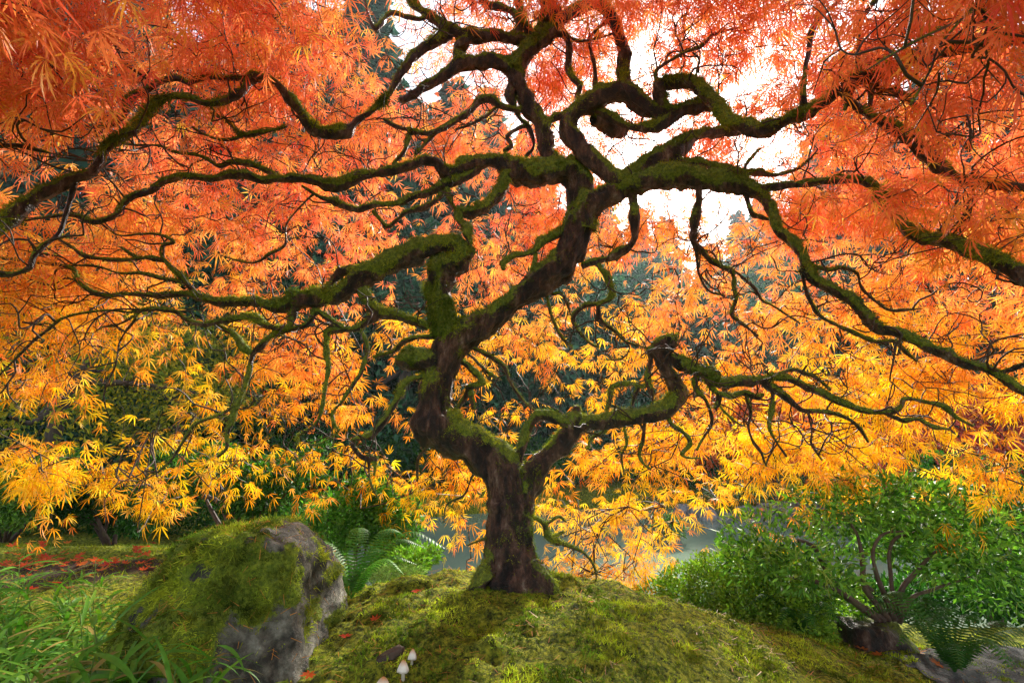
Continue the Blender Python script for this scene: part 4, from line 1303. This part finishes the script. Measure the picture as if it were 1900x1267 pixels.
# glossy spreading shrub on the right, with bent brown stems
pb_ = np.array([1.88, 2.82, float(ground(1.88, 2.82))])
def W3(px, py, Y): return tuple(at(px, py, Y))
lob = []
for (a, b, Y, rx, rz) in [(1440, 1000, 2.85, .19, .10), (1540, 945, 3.0, .2, .10), (1640, 930, 2.9, .22, .11), (1740, 950, 2.8, .2, .12), (1820, 1000, 2.7, .2, .12), (1500, 1050, 2.7, .17, .08), (1790, 1035, 2.75, .2, .1), (1600, 985, 3.1, .2, .1), (1700, 1010, 3.15, .2, .1), (1860, 1070, 2.9, .2, .14), (1395, 1040, 2.9, .12, .08)]:
    c = W3(a, b, Y)
    lob.append((*c, rx * 1.4, rx * 1.3, rz * 1.35))
pier = shrub('glossy_shrub', 'low spreading shrub with glossy green leaves and bent brown stems', 'shrub', pb_, lob, 7500, 0.05, (0.03, 0.11, 0.013), (0.26, 0.5, 0.055), 0, singles=260, aspect=0.3)  # wide leaf colour range paints in a dark interior and bright highlights
M_st = [((1630, 1150), [(1590, 1120), (1555, 1095), (1500, 1075), (1440, 1070)], 17, -.05), ((1640, 1150), (lambda: [(1570, 1105), (1535, 1060), (1510, 1015), (1480, 1000)])(), 18, .0),
        ((1650, 1150), [(1605, 1090), (1600, 1040), (1590, 990), (1560, 950)], 16, .05), ((1660, 1150), [(1640, 1100), (1625, 1060), (1620, 1020), (1640, 990), (1680, 985)], 13, -.05),
        ((1665, 1150), [(1655, 1090), (1650, 1030), (1660, 1000), (1690, 990), (1720, 975)], 12, .08), ((1672, 1150), [(1670, 1100), (1700, 1060), (1740, 1020), (1790, 990)], 13, -.1), ((1668, 1155), [(1690, 1110), (1740, 1090), (1800, 1070)], 12, .1),
        ((1620, 1095), [(1580, 1070), (1560, 1066)], 9, 0.1)]
for (b0, pts, w0, dd_) in M_st:
    pl = [b0] + pts
    PP = catmull(np.array([at(a, b, 2.8 + dd_ * i / len(pl)) for i, (a, b) in enumerate(pl)]), 22)
    rr_ = np.linspace(w0 / 2, w0 / 6, 22) * 0.72 * 2.95 / F
    V, Q, _, _ = tube(PP, rr_, 9, 0.3, 30, int(w0))
    obj('stem', mesh('stem', V - pb_, Q, M['stem'], smooth=True), pier)
# seed tassels of the glossy shrub
tv, tf, tcc = [], [], []
for q in range(150):
    l_ = random.choice(lob)
    dd_ = unit(rng.normal(size=3) + np.array([0, -0.3, 0.7]))
    p0 = np.array(l_[:3]) + dd_ * np.array(l_[3:])
    for z in range(4):
        d1 = unit(dd_ + 0.8 * rng.normal(size=3) + np.array([0, 0, 0.1]))
        p1 = p0 + d1 * 0.045 + np.array([0, 0, 0.01])
        p2 = p0 + d1 * 0.08 - np.array([0, 0, 0.012])
        s = unit(np.cross(d1, rng.normal(size=3))) * 0.0022
        b = len(tv)
        tv += [p0 - s, p0 + s, p1 - s, p1 + s, p2]
        tf += [(b, b + 1, b + 3), (b, b + 3, b + 2), (b + 2, b + 3, b + 4)]
        tcc += [(0.28, 0.36, 0.06)] * 5
tag(obj('seed_tassels', mesh('seed_tassels', np.array(tv) - pb_, tf, M['green'], np.array(tcc)), pier), kind='stuff')
# mossy stump-like base under it
sv_, sf_, sn_ = make_rock([((0, 0, 1), .11), ((1, 0, .2), .17), ((-1, 0, .3), .16), ((0, -1, .2), .14), ((0, 1, .2), .14), ((.6, -.6, .6), .15), ((0, 0, -1), .2)], 60, 36, 12, 0.05, 21, 9)
ms_ = sstep(0.2, 0.9, 0.3 + 0.3 * sn_[:, 2] + 0.5 * fbm(sv_ * 9, 5, 3))
obj('root_base', mesh('root_base', sv_, sf_, M['bark'], np.stack([ms_ * .6] * 3, 1), True), pier, (-0.06, 0.0, -0.02))

# clipped low shrub beside the mound
lob = []
for (a, b, Y, rx, rz) in [(1235, 1112, 3.2, .17, .10), (1290, 1098, 3.15, .2, .15), (1350, 1088, 3.1, .22, .18), (1410, 1085, 3.1, .22, .2), (1470, 1100, 3.0, .22, .2), (1530, 1120, 3.0, .2, .2), (1400, 1130, 2.9, .22, .14), (1470, 1150, 2.85, .2, .12)]:
    c = W3(a, b, Y)
    lob.append((*c, rx, rx * 1.1, rz))
bz = W3(1380, 1150, 3.45)
shrub('clipped_shrub', 'low rounded shrub of tiny yellow green leaves behind the mound', 'shrub', (bz[0], bz[1], float(ground(bz[0], bz[1]))), lob, 26000, 0.026, (0.11, 0.25, 0.02), (0.36, 0.5, 0.045), 6, 0.01, shellp=0.85, aspect=0.45)

# shrubs behind the boulder and on the left bank
def bank_shrub(label, px0, px1, py0, py1, Y, n, L, ca, cb, nst, r0=0.02, aspect=0.36, nl=7, name='evergreen_shrub', group=None, zb=None, **kw):
    lob = []
    for q in range(nl):
        a = px0 + (px1 - px0) * (q + 0.5) / nl
        b = py0 + (py1 - py0) * random.uniform(0.15, 0.6 if nst else 0.8)
        c = W3(a, b, Y + random.uniform(-.25, .25) * Y / 4)
        rx = (px1 - px0) / F * Y / nl * random.uniform(0.9, 1.4)
        lob.append((*c, rx, rx, (py1 - py0) / F * Y * random.uniform(0.22, 0.34)))
    xm = W3((px0 + px1) / 2, py1, Y)[0]
    g0 = max(float(ground(xm, Y, False)), WATER - 0.05) if zb is None else zb
    return shrub(name, label, 'shrub', (xm, Y, g0), lob, n, L, ca, cb, nst, r0, group=group, aspect=aspect, **kw)

bank_shrub('bright green leafy shrub with upright stems at the end of the left bank', -120, 130, 850, 1015, 4.3, 7000, 0.055, (0.06, 0.16, 0.02), (0.22, 0.4, 0.05), 7, 0.014)
bank_shrub('dark leafy shrub with many bare mossy stems behind the boulder', 290, 610, 830, 985, 4.1, 8000, 0.05, DG, LG, 12, 0.022, nl=9)
bank_shrub('dense dark shrub between the bright leafy shrub and the bare-stemmed shrub', 90, 330, 890, 1030, 4.7, 9000, 0.05, DG, MG, 6, 0.02, nl=9)
bank_shrub('wide dark hedge of small leaves behind the left bank', -250, 640, 900, 1040, 5.6, 16000, 0.06, DG, MG, 8, 0.02, nl=16)
bank_shrub('fresh green leafy shrub with thin leaning stems left of the maple trunk', 560, 760, 870, 1080, 3.7, 8000, 0.045, MG, (0.15, 0.34, 0.04), 7, 0.012)
bank_shrub('low cushion of pale green leaves at the edge of the mound by the fern', 690, 775, 1050, 1095, 3.0, 3500, 0.018, (0.14, 0.26, 0.06), (0.34, 0.5, 0.16), 0, nl=3, name='cushion_plant')
bank_shrub('yellow green fern-leaved bush above the pale cushion plant', 700, 800, 1015, 1080, 3.5, 2200, 0.04, (0.12, 0.28, 0.03), (0.3, 0.5, 0.05), 3, 0.006, nl=4)
bank_shrub('low dark leafy plants added to darken the sunlit ground behind the glossy shrub', 1560, 2050, 1060, 1170, 3.6, 9000, 0.045, DG, MG, 0, nl=10)  # plants added so that the sunlit ground here looks dark
bank_shrub('large dark green shrub at the far right behind the glossy shrub', 1650, 2050, 860, 1100, 4.2, 9000, 0.05, DG, MG, 6, 0.02, nl=8)

def fern(label, base, nfr, Lf, ca, cb, spread=1.0, lean=(0, 0), az=None, arch=0.9):
    e = empty('fern', base)
    tag(e, label, 'fern')
    for q in range(nfr):
        a = (az[0] + (az[1] - az[0]) * (q + random.uniform(.2, .8)) / nfr) if az else 2 * math.pi * (q + random.uniform(-.3, .3)) / nfr
        Lq = Lf * random.uniform(0.7, 1.1)
        hd = np.array([math.cos(a) + lean[0], math.sin(a) + lean[1], 0])
        hd = hd / max(np.linalg.norm(hd), 1e-6)
        up = random.uniform(0.75, 1.15)
        pts = [np.zeros(3), hd * Lq * .22 * spread + np.array([0, 0, Lq * .42 * up]), hd * Lq * .58 * spread + np.array([0, 0, Lq * .68 * up]), hd * Lq * .98 * spread + np.array([0, 0, Lq * (.78 - .35 * arch) * up])]
        nP = 34
        PP = catmull(pts, nP)
        T = unit(np.gradient(PP, axis=0))
        sd_ = unit(np.cross(T, np.array([0, 0, 1.0]) + 0.2 * hd))
        nr_ = np.cross(sd_, T)
        V, Fc = [], []
        for i in range(3, nP):
            f = i / (nP - 1)
            ln_ = Lq * 0.17 * math.sin(math.pi * min(1, 0.12 + f * 0.88)) ** 0.8 * (1.05 - .2 * f)
            wd = Lq / nP * 0.85
            for s in (-1, 1):
                p0 = PP[i]
                dr = unit(sd_[i] * s + T[i] * 0.35 - nr_[i] * 0.18)
                b = len(V)
                V += [p0 - T[i] * wd * .5, p0 + T[i] * wd * .5, p0 + dr * ln_ * .55 + T[i] * wd * .45, p0 + dr * ln_ * .55 - T[i] * wd * .3, p0 + dr * ln_ - nr_[i] * ln_ * .15]
                Fc += [(b, b + 1, b + 2), (b, b + 2, b + 3), (b + 3, b + 2, b + 4)]
        b = len(V)
        for i in range(nP):
            w_ = 0.0022 * (1 - .8 * i / nP)
            V += [PP[i] - sd_[i] * w_ + nr_[i] * .001, PP[i] + sd_[i] * w_ + nr_[i] * .001]
        for i in range(nP - 1):
            k = b + 2 * i
            Fc += [(k, k + 1, k + 3), (k, k + 3, k + 2)]
        c = gcols(1, ca, cb)[0]
        cc = np.tile(c, (len(V), 1)) * rng.uniform(.8, 1.2, (len(V), 1))
        obj('frond', mesh('frond', np.array(V), Fc, M['green'], cc), e)
    return e

fb = at(652, 1120, 2.25)
fb = np.array([fb[0], 2.25, float(ground(fb[0], 2.25))])
fern('large green sword fern growing between the boulder and the mound', (fb[0], fb[1], fb[2]), 11, 0.36, (0.05, 0.17, 0.025), (0.12, 0.32, 0.045), az=(-0.6, 3.4), arch=0.8)
fb = at(1490, 1185, 2.75)
fern('dark sword fern at the edge of the mound beside the glossy shrub', (fb[0], fb[1], float(ground(fb[0], fb[1]))), 13, 0.30, (0.02, 0.08, 0.01), (0.05, 0.15, 0.02))
fb = at(1765, 1200, 2.45)
fern('dark sword fern with brown base standing beside the path', (fb[0], fb[1], float(ground(fb[0], fb[1]))), 15, 0.38, (0.02, 0.08, 0.012), (0.05, 0.14, 0.02))
fb = at(1420, 1140, 3.3)
fern('green fern growing out of the clipped shrub', (fb[0] - .35, fb[1] - .2, float(ground(fb[0] - .35, fb[1] - .2))), 9, 0.26, (0.08, 0.2, 0.02), (0.14, 0.28, 0.03))

# dwarf bamboo in the near left corner
def bamboo_leafmesh(L, W, col, seed):
    r_ = random.Random(seed)
    V, Fc = [], []
    for i in range(6):
        f = i / 5
        w_ = W * (math.sin(math.pi * (0.1 + 0.9 * f) ** 0.8) * 0.5 + 0.02) * (0 if i == 5 else 1)
        z = 0.18 * L * math.sin(f * 1.8) - 0.30 * L * f * f
        V += [(L * f, w_, z + w_ * .25), (L * f, 0, z), (L * f, -w_, z + w_ * .25)]
    for i in range(5):
        a = i * 3
        Fc += [(a, a + 1, a + 4), (a, a + 4, a + 3), (a + 1, a + 2, a + 5), (a + 1, a + 5, a + 4)]
    return mesh('leaf', np.array(V), Fc, M['green'], np.tile(col, (len(V), 1)))
BL = [bamboo_leafmesh(random.uniform(.11, .18), random.uniform(.008, .013), np.array(c) * random.uniform(.8, 1.2), s) for s, c in enumerate([(0.07, 0.19, 0.015), (0.1, 0.25, 0.02), (0.055, 0.15, 0.014), (0.15, 0.3, 0.025), (0.08, 0.21, 0.02), (0.38, 0.3, 0.08)])]
def bamboo_plant(h, seed):
    r_ = random.Random(seed)
    e = empty('dwarf_bamboo')
    tp = np.array([r_.uniform(-.06, .06), r_.uniform(-.06, .06), h])
    PP = catmull([np.zeros(3), tp * .5 + np.array([r_.uniform(-.02, .02), 0, 0]), tp], 8)
    V, Q, _, _ = tube(PP, np.linspace(.0022, .0012, 8), 5)
    obj('stem', mesh('stem', V, Q, M['green'], np.tile((0.12, 0.2, 0.04), (len(V), 1))), e)
    for q in range(8):
        f = 1 - 0.62 * (q / 7) ** 1.2
        p = PP[int(f * 7)]
        o = obj('leaf', r_.choice(BL[:5] if r_.random() < .93 else BL[5:]), e, p)
        o.rotation_euler = (r_.uniform(-.4, .4), r_.uniform(-.75, .25), q * 2.4 + r_.uniform(-.5, .5))
    return e
PROT = [bamboo_plant(random.uniform(.13, .24), s) for s in range(6)]
first = [True] * 6
def bam(x, y, s):
    k = random.randrange(6)
    e = PROT[k] if first[k] else copy_tree(PROT[k])
    first[k] = False
    e.location = (x, y, float(ground(x, y)))
    e.rotation_euler = (random.uniform(-.2, .2), random.uniform(-.2, .2), random.uniform(0, 6.28))
    e.scale = (s, s, s)
    tag(e, 'leafy dwarf bamboo shoot in the patch beside the boulder', 'bamboo', 'dwarf bamboo shoots beside the boulder')
cnt = 0
while cnt < 170:
    a, b = random.uniform(-140, 360), random.uniform(1120, 1460)
    if b < 1130 + max(0, a - 150) * 0.9:
        continue
    P_ = hit(a, b)
    if abs(P_[0] - RC[0]) < .24 and abs(P_[1] - RC[1]) < .22:
        continue
    if P_[1] > 2.75:
        continue
    bam(P_[0], P_[1], random.uniform(.8, 1.25))
    cnt += 1
for q in range(26):
    bam(random.uniform(-1.28, -0.96), random.uniform(1.36, 1.56), random.uniform(1.1, 1.5))
for f in range(6):
    if first[f]:
        P_ = hit(100, 1200)
        bam(P_[0], P_[1], 1)

# ------------------------------------------------------------------ pond edge stones and far bank
def stone(label, px, py, Y, rx, rz, seed, group=None):
    rx, rz = rx * .48, rz * .5
    c = at(px, py, Y)
    v, f, n_ = make_rock([((0, 0, 1), rz), ((1, .2, .2), rx), ((-1, .1, .3), rx), ((0, -1, .3), rx * .8), ((0, 1, .1), rx * .8), ((.5, -.5, .7), rx * .8), ((0, 0, -1), rz * 2)], 40, 24, 10, 0.05, seed, 3 / rx * .5)
    o = obj('shore_stone', mesh('shore_stone', v, f, M['pebble'], smooth=True), None, (c[0], c[1], WATER + rz * .35))
    o.rotation_euler = (0, 0, seed)
    tag(o, label, 'rock', group)
for q, (a, b, Y, rx, rz) in enumerate([(1318, 975, 9.2, .3, .28), (1352, 980, 9.0, .28, .2), (1385, 975, 9.2, .35, .3), (1295, 972, 9.6, .3, .22), (1420, 968, 9.6, .4, .3), (1270, 965, 10, .3, .2), (1455, 965, 9.8, .4, .3), (1490, 965, 9.9, .36, .32), (1530, 960, 9.9, .5, .4), (1560, 970, 9.6, .35, .25)]):
    stone('grey stone at the water edge on the far shore', a, b, Y, rx, rz, q, 'stones along the far shore')
stone('small dark stone with green plants standing out in the pond', 1240, 1010, 7.4, .3, .1, 33)
c = at(1240, 1005, 7.4)
shrub('water_plant', 'tuft of white flecked green plants on the stone in the pond', 'plant', (c[0], c[1], WATER + .12), [(c[0], c[1], WATER + .2, .22, .16, .14)], 500, .08, (.06, .16, .03), (.3, .4, .2), 0)

def far_bush(label, px, Y, w_, h_, ca, cb, n, L, group=None, zoff=0, name='background_shrub', shell_=.75):
    x = float(at(px, 800, Y)[0])
    g0 = max(float(ground(x, Y, False)), WATER) + zoff
    nl = 5
    lob = [(x + random.uniform(-.4, .4) * w_, Y + random.uniform(-.3, .3) * w_, g0 + h_ * random.uniform(.25, .6), w_ * random.uniform(.3, .5), w_ * .4, h_ * random.uniform(.3, .45)) for _ in range(nl)]
    shrub(name, label, 'shrub', (x, Y, g0), lob, n, L, ca, cb, 3, .03, group=group, shellp=shell_)

for (a, Y, w_, h_) in [(960, 11.2, 2.2, 1.0), (1100, 11.5, 2.4, .9), (1330, 11.0, 1.6, .7), (1430, 11.3, 2.2, .8), (1560, 11.5, 2.2, .9), (1700, 11, 2.6, 1.2), (800, 11, 2.4, 1.1), (680, 10.6, 2.4, 1.3), (560, 10.2, 2.4, 1.4), (1230, 11.8, 2.0, .9)]:
    far_bush('rounded dark green shrub on the far bank of the pond', a, Y, w_, h_, DG, MG, 2500, .12, 'dark shrubs along the far bank')
for (a, Y, w_, h_) in [(1390, 10.4, 1.6, .35), (1480, 10.5, 2.0, .4)]:
    far_bush('low pale green ground cover above the far shore stones', a, Y, w_, h_, (.14, .26, .08), (.34, .46, .2), 2500, .07, 'pale ground cover above the shore stones')

# small maples in the background
def round_tree(label, px, Y, h_, w_, ca, cb, n, L, group=None, name='background_maple', z0=.25, nl=11, mat='leaf', flat=.22):
    x = float(at(px, 800, Y)[0])
    g0 = float(ground(x, Y, False))
    g0 = max(g0, WATER)
    lob = []
    for q in range(nl):
        f = (q + .5) / nl
        a = q * 2.4
        rr_ = w_ * .5 * math.sqrt(f) * .85
        zz = g0 + h_ * (1 - .75 * f * (1 - z0)) - h_ * flat * .5
        lob.append((x + rr_ * math.cos(a), Y + rr_ * math.sin(a), zz, w_ * .22, w_ * .22, h_ * flat * .6))
    base = np.array([x, Y, g0])
    e = empty(name, base)
    tag(e, label, 'tree', group)
    which = rng.integers(0, nl, n)
    Lb = np.array(lob)[which]
    dd = unit(rng.normal(size=(n, 3)))
    P = Lb[:, :3] + dd * (rng.random((n, 1)) ** .4) * Lb[:, 3:] * (1 + .4 * vnoise(dd * 3 + Lb[:, :3], 3))[:, None]
    k_ = vnoise(P / (L * 4), 19) > -.4
    P, dd = P[k_], dd[k_]
    V, Fc, cc = leaf_cloud(P, dd + np.array([0, 0, -.5]), L * rng.uniform(.6, 1.3, len(P)), L * .4 * rng.uniform(.7, 1.3, len(P)), gcols(len(P), ca, cb))
    tag(obj('crown', mesh('crown', V - base, Fc, M[mat], cc), e), kind='stuff')
    tt_ = np.array([x, Y, g0 + h_ * .5])
    PP = catmull([base - np.array([0, 0, .2]), base + (tt_ - base) * .5 + rng.normal(size=3) * .05 * h_, tt_], 10)
    V, Q, _, _ = tube(PP, np.linspace(.035 * h_, .02 * h_, 10), 8, .2, 5, 1)
    obj('trunk', mesh('trunk', V - base, Q, M['trunk'], smooth=True), e)
    for l_ in lob[::2]:
        PP = catmull([tt_ - np.array([0, 0, h_ * .1 * random.random()]), (tt_ + np.array(l_[:3])) / 2 + rng.normal(size=3) * .04 * h_, np.array(l_[:3])], 8)
        V, Q, _, _ = tube(PP, np.linspace(.015 * h_, .004 * h_, 8), 6)
        obj('branch', mesh('branch', V - base, Q, M['trunk'], smooth=True), e)

RED, ORG = (.5, .05, .03), (.75, .2, .04)
round_tree('low orange red maple growing across the pond', 1420, 9.9, 2.6, 3.0, (.6, .1, .02), ORG, 5000, .14)
round_tree('pinkish red maple spreading at the far right behind the tree', 1800, 8.0, 2.3, 3.4, RED, (.6, .12, .08), 6000, .12)
round_tree('small yellow green maple with fine leaves behind the left bank', 120, 6.2, 3.4, 3.6, (.16, .24, .02), (.6, .46, .03), 9000, .075)
round_tree('golden green maple far behind the bare-stemmed shrub', 330, 9.0, 3.2, 3.6, (.1, .18, .02), (.5, .42, .03), 7000, .1)
round_tree('pale yellow tree lit from behind among the distant conifers', 1480, 24, 8.5, 5, (.25, .3, .04), (.6, .55, .08), 5000, .3, name='background_tree', flat=.3)

for (a, Y, h_, w_) in [(1090, 15, 6.0, 5), (1190, 22, 8.5, 7), (1300, 18, 6.4, 6), (1400, 26, 10, 8), (1520, 19, 8, 6), (1000, 20, 9, 7)]:
    round_tree('broad dark green tree in the woodland across the pond', a, Y, h_, w_, (.02, .085, .05), (.06, .18, .09), 9000, .3, 'broad trees across the pond', name='woodland_tree', nl=16, mat='needle', flat=.34, z0=.05)  # teal leaf colour paints in the haze of distance
for (a, Y, h_, w_) in [(60, 11, 6.5, 6), (250, 13, 7.5, 6), (430, 12, 7, 6), (600, 14, 7.5, 6), (760, 13, 6.5, 6), (880, 15, 7, 6), (1650, 13, 6.5, 6), (1780, 15, 8, 6), (1900, 12, 7, 6)]:
    round_tree('dark understory tree among the conifer trunks', a, Y, h_, w_, (.01, .055, .025), (.04, .14, .06), 8000, .26, 'dark understory trees', name='woodland_tree', nl=16, mat='needle', flat=.34, z0=.02)

# conifers: drooping sprays on whorled branches
def conifer_mesh(seed, h=16.0, r=3.4, z0=.06, dens=1.0, ca=(.014, .07, .045), cb=(.045, .16, .10)):
    r_ = np.random.default_rng(seed)
    V, cc = [], []
    nb = int(230 * dens)
    for i in range(nb):
        f = (i + r_.random()) / nb
        z = h * (z0 + (1 - z0) * f)
        Lb = r * (1 - f) ** .75 * r_.uniform(.7, 1.1) + .25
        a = i * 2.399 + r_.uniform(-.3, .3)
        hd = np.array([math.cos(a), math.sin(a), 0])
        sdv = np.array([-hd[1], hd[0], 0])
        ns = int(8 + 40 * Lb / r)
        t = r_.random(ns) ** .7
        P = hd * (t * Lb)[:, None] + np.array([0, 0, 1.0]) * (z + .18 * Lb * t - .45 * Lb * t ** 2)[:, None] + sdv * (r_.normal(size=ns) * .16 * Lb * (1.1 - t))[:, None]
        L = .55 * r_.uniform(.6, 1.3, ns)[:, None]
        d_ = unit(hd * .6 + sdv * (np.sign(r_.normal(size=ns)) * .6)[:, None] + np.array([0, 0, -.55]) + .35 * r_.normal(size=(ns, 3)))
        s = unit(np.cross(d_, r_.normal(size=(ns, 3)) + np.array([0, 0, 1.0]))) * .15
        V.append(np.stack([P, P + d_ * L * .45 + s, P + d_ * L, P + d_ * L * .45 - s], 1).reshape(-1, 3))
        rr_ = r_.random((ns, 1))
        c = (np.array(ca) * (1 - rr_) + np.array(cb) * rr_) * r_.uniform(.7, 1.3, (ns, 1))
        cc.append(np.repeat(c, 4, 0))
    V = np.concatenate(V)
    cc = np.concatenate(cc)
    return mesh('crown', V, np.arange(len(V)).reshape(-1, 4), M['needle'], cc)

def conifer_proto(seed, **kw):
    e = empty('conifer_tree')
    tag(obj('crown', conifer_mesh(seed, **kw), e), kind='stuff')
    h = kw.get('h', 16.0)
    PP = np.stack([np.zeros(12), np.zeros(12), np.linspace(-1.0, h * .97, 12)], 1)
    PP[:, 0] += .04 * np.sin(np.arange(12))
    V, Q, _, _ = tube(PP, np.linspace(.28, .03, 12) * h / 16, 10, .2, 2, seed)
    obj('trunk', mesh('trunk', V, Q, M['trunk'], smooth=True), e)
    return e
CPR = [conifer_proto(1), conifer_proto(2, h=18, r=3.0, z0=.12), conifer_proto(3, h=14, r=3.6, z0=.03, dens=1.2), conifer_proto(4, h=20, r=3.6, z0=.25)]
used = [False] * 4
def conifer(px, Y, k, s, label, group):
    e = CPR[k] if not used[k] else copy_tree(CPR[k])
    used[k] = True
    x = float(at(px, 800, Y)[0])
    e.location = (x, Y, float(ground(x, Y, False)))
    e.rotation_euler = (0, 0, random.uniform(0, 6.28))
    e.scale = (s, s, s)
    tag(e, label, 'tree', group)
for (a, Y, k, s) in [(40, 15, 0, 1.0), (170, 20, 1, 1.1), (290, 14, 2, .9), (390, 19, 3, 1.0), (480, 16, 0, 1.0), (560, 22, 1, 1.15), (640, 15, 3, .8), (740, 21, 2, 1.1), (830, 17, 0, .85), (900, 24, 1, 1.0), (985, 18, 3, .62), (-120, 17, 1, 1.0), (1010, 26, 0, .9)]:
    conifer(a, Y, k, s, 'tall dark green conifer standing beyond the left half of the pond', 'conifers beyond the left half of the pond')
for (a, Y, k, s) in [(1130, 27, 0, .85), (1200, 36, 1, .9), (1255, 40, 0, 1.05), (1340, 34, 2, .9), (1400, 42, 1, 1.0), (1450, 38, 3, .9), (1500, 30, 2, .95)]:
    conifer(a, Y, k, s, 'shorter conifer below the bright gap of sky', 'conifers below the bright gap of sky')
for (a, Y, k, s) in [(1560, 24, 0, .9), (1620, 18, 3, .75), (1690, 21, 1, 1.0), (1760, 15, 2, .8), (1840, 19, 0, 1.0), (1930, 16, 1, .9), (2060, 18, 0, 1.0)]:
    conifer(a, Y, k, s, 'tall dark green conifer standing beyond the right end of the pond', 'conifers beyond the right end of the pond')

# ------------------------------------------------------------------ hazy air
def haze_box():
    m, t, n, l = newmat('thin morning haze')
    out = N(t, 'ShaderNodeOutputMaterial')
    v = N(t, 'ShaderNodeVolumePrincipled')
    v.inputs['Color'].default_value = (0.86, 0.95, 1.0, 1)
    v.inputs['Density'].default_value = 0.0011
    v.inputs['Anisotropy'].default_value = 0.45
    l.new(v.outputs[0], out.inputs['Volume'])
    x0, x1, y0, y1, z0, z1 = -320, 320, -60, 420, -4, 30
    V = [(x, y, z) for x in (x0, x1) for y in (y0, y1) for z in (z0, z1)]
    Fc = [(0, 1, 3, 2), (4, 6, 7, 5), (0, 4, 5, 1), (2, 3, 7, 6), (0, 2, 6, 4), (1, 5, 7, 3)]
    tag(obj('haze', mesh('haze', V, Fc, m)), 'thin pale haze hanging between the trees', 'haze', kind='stuff')
haze_box()
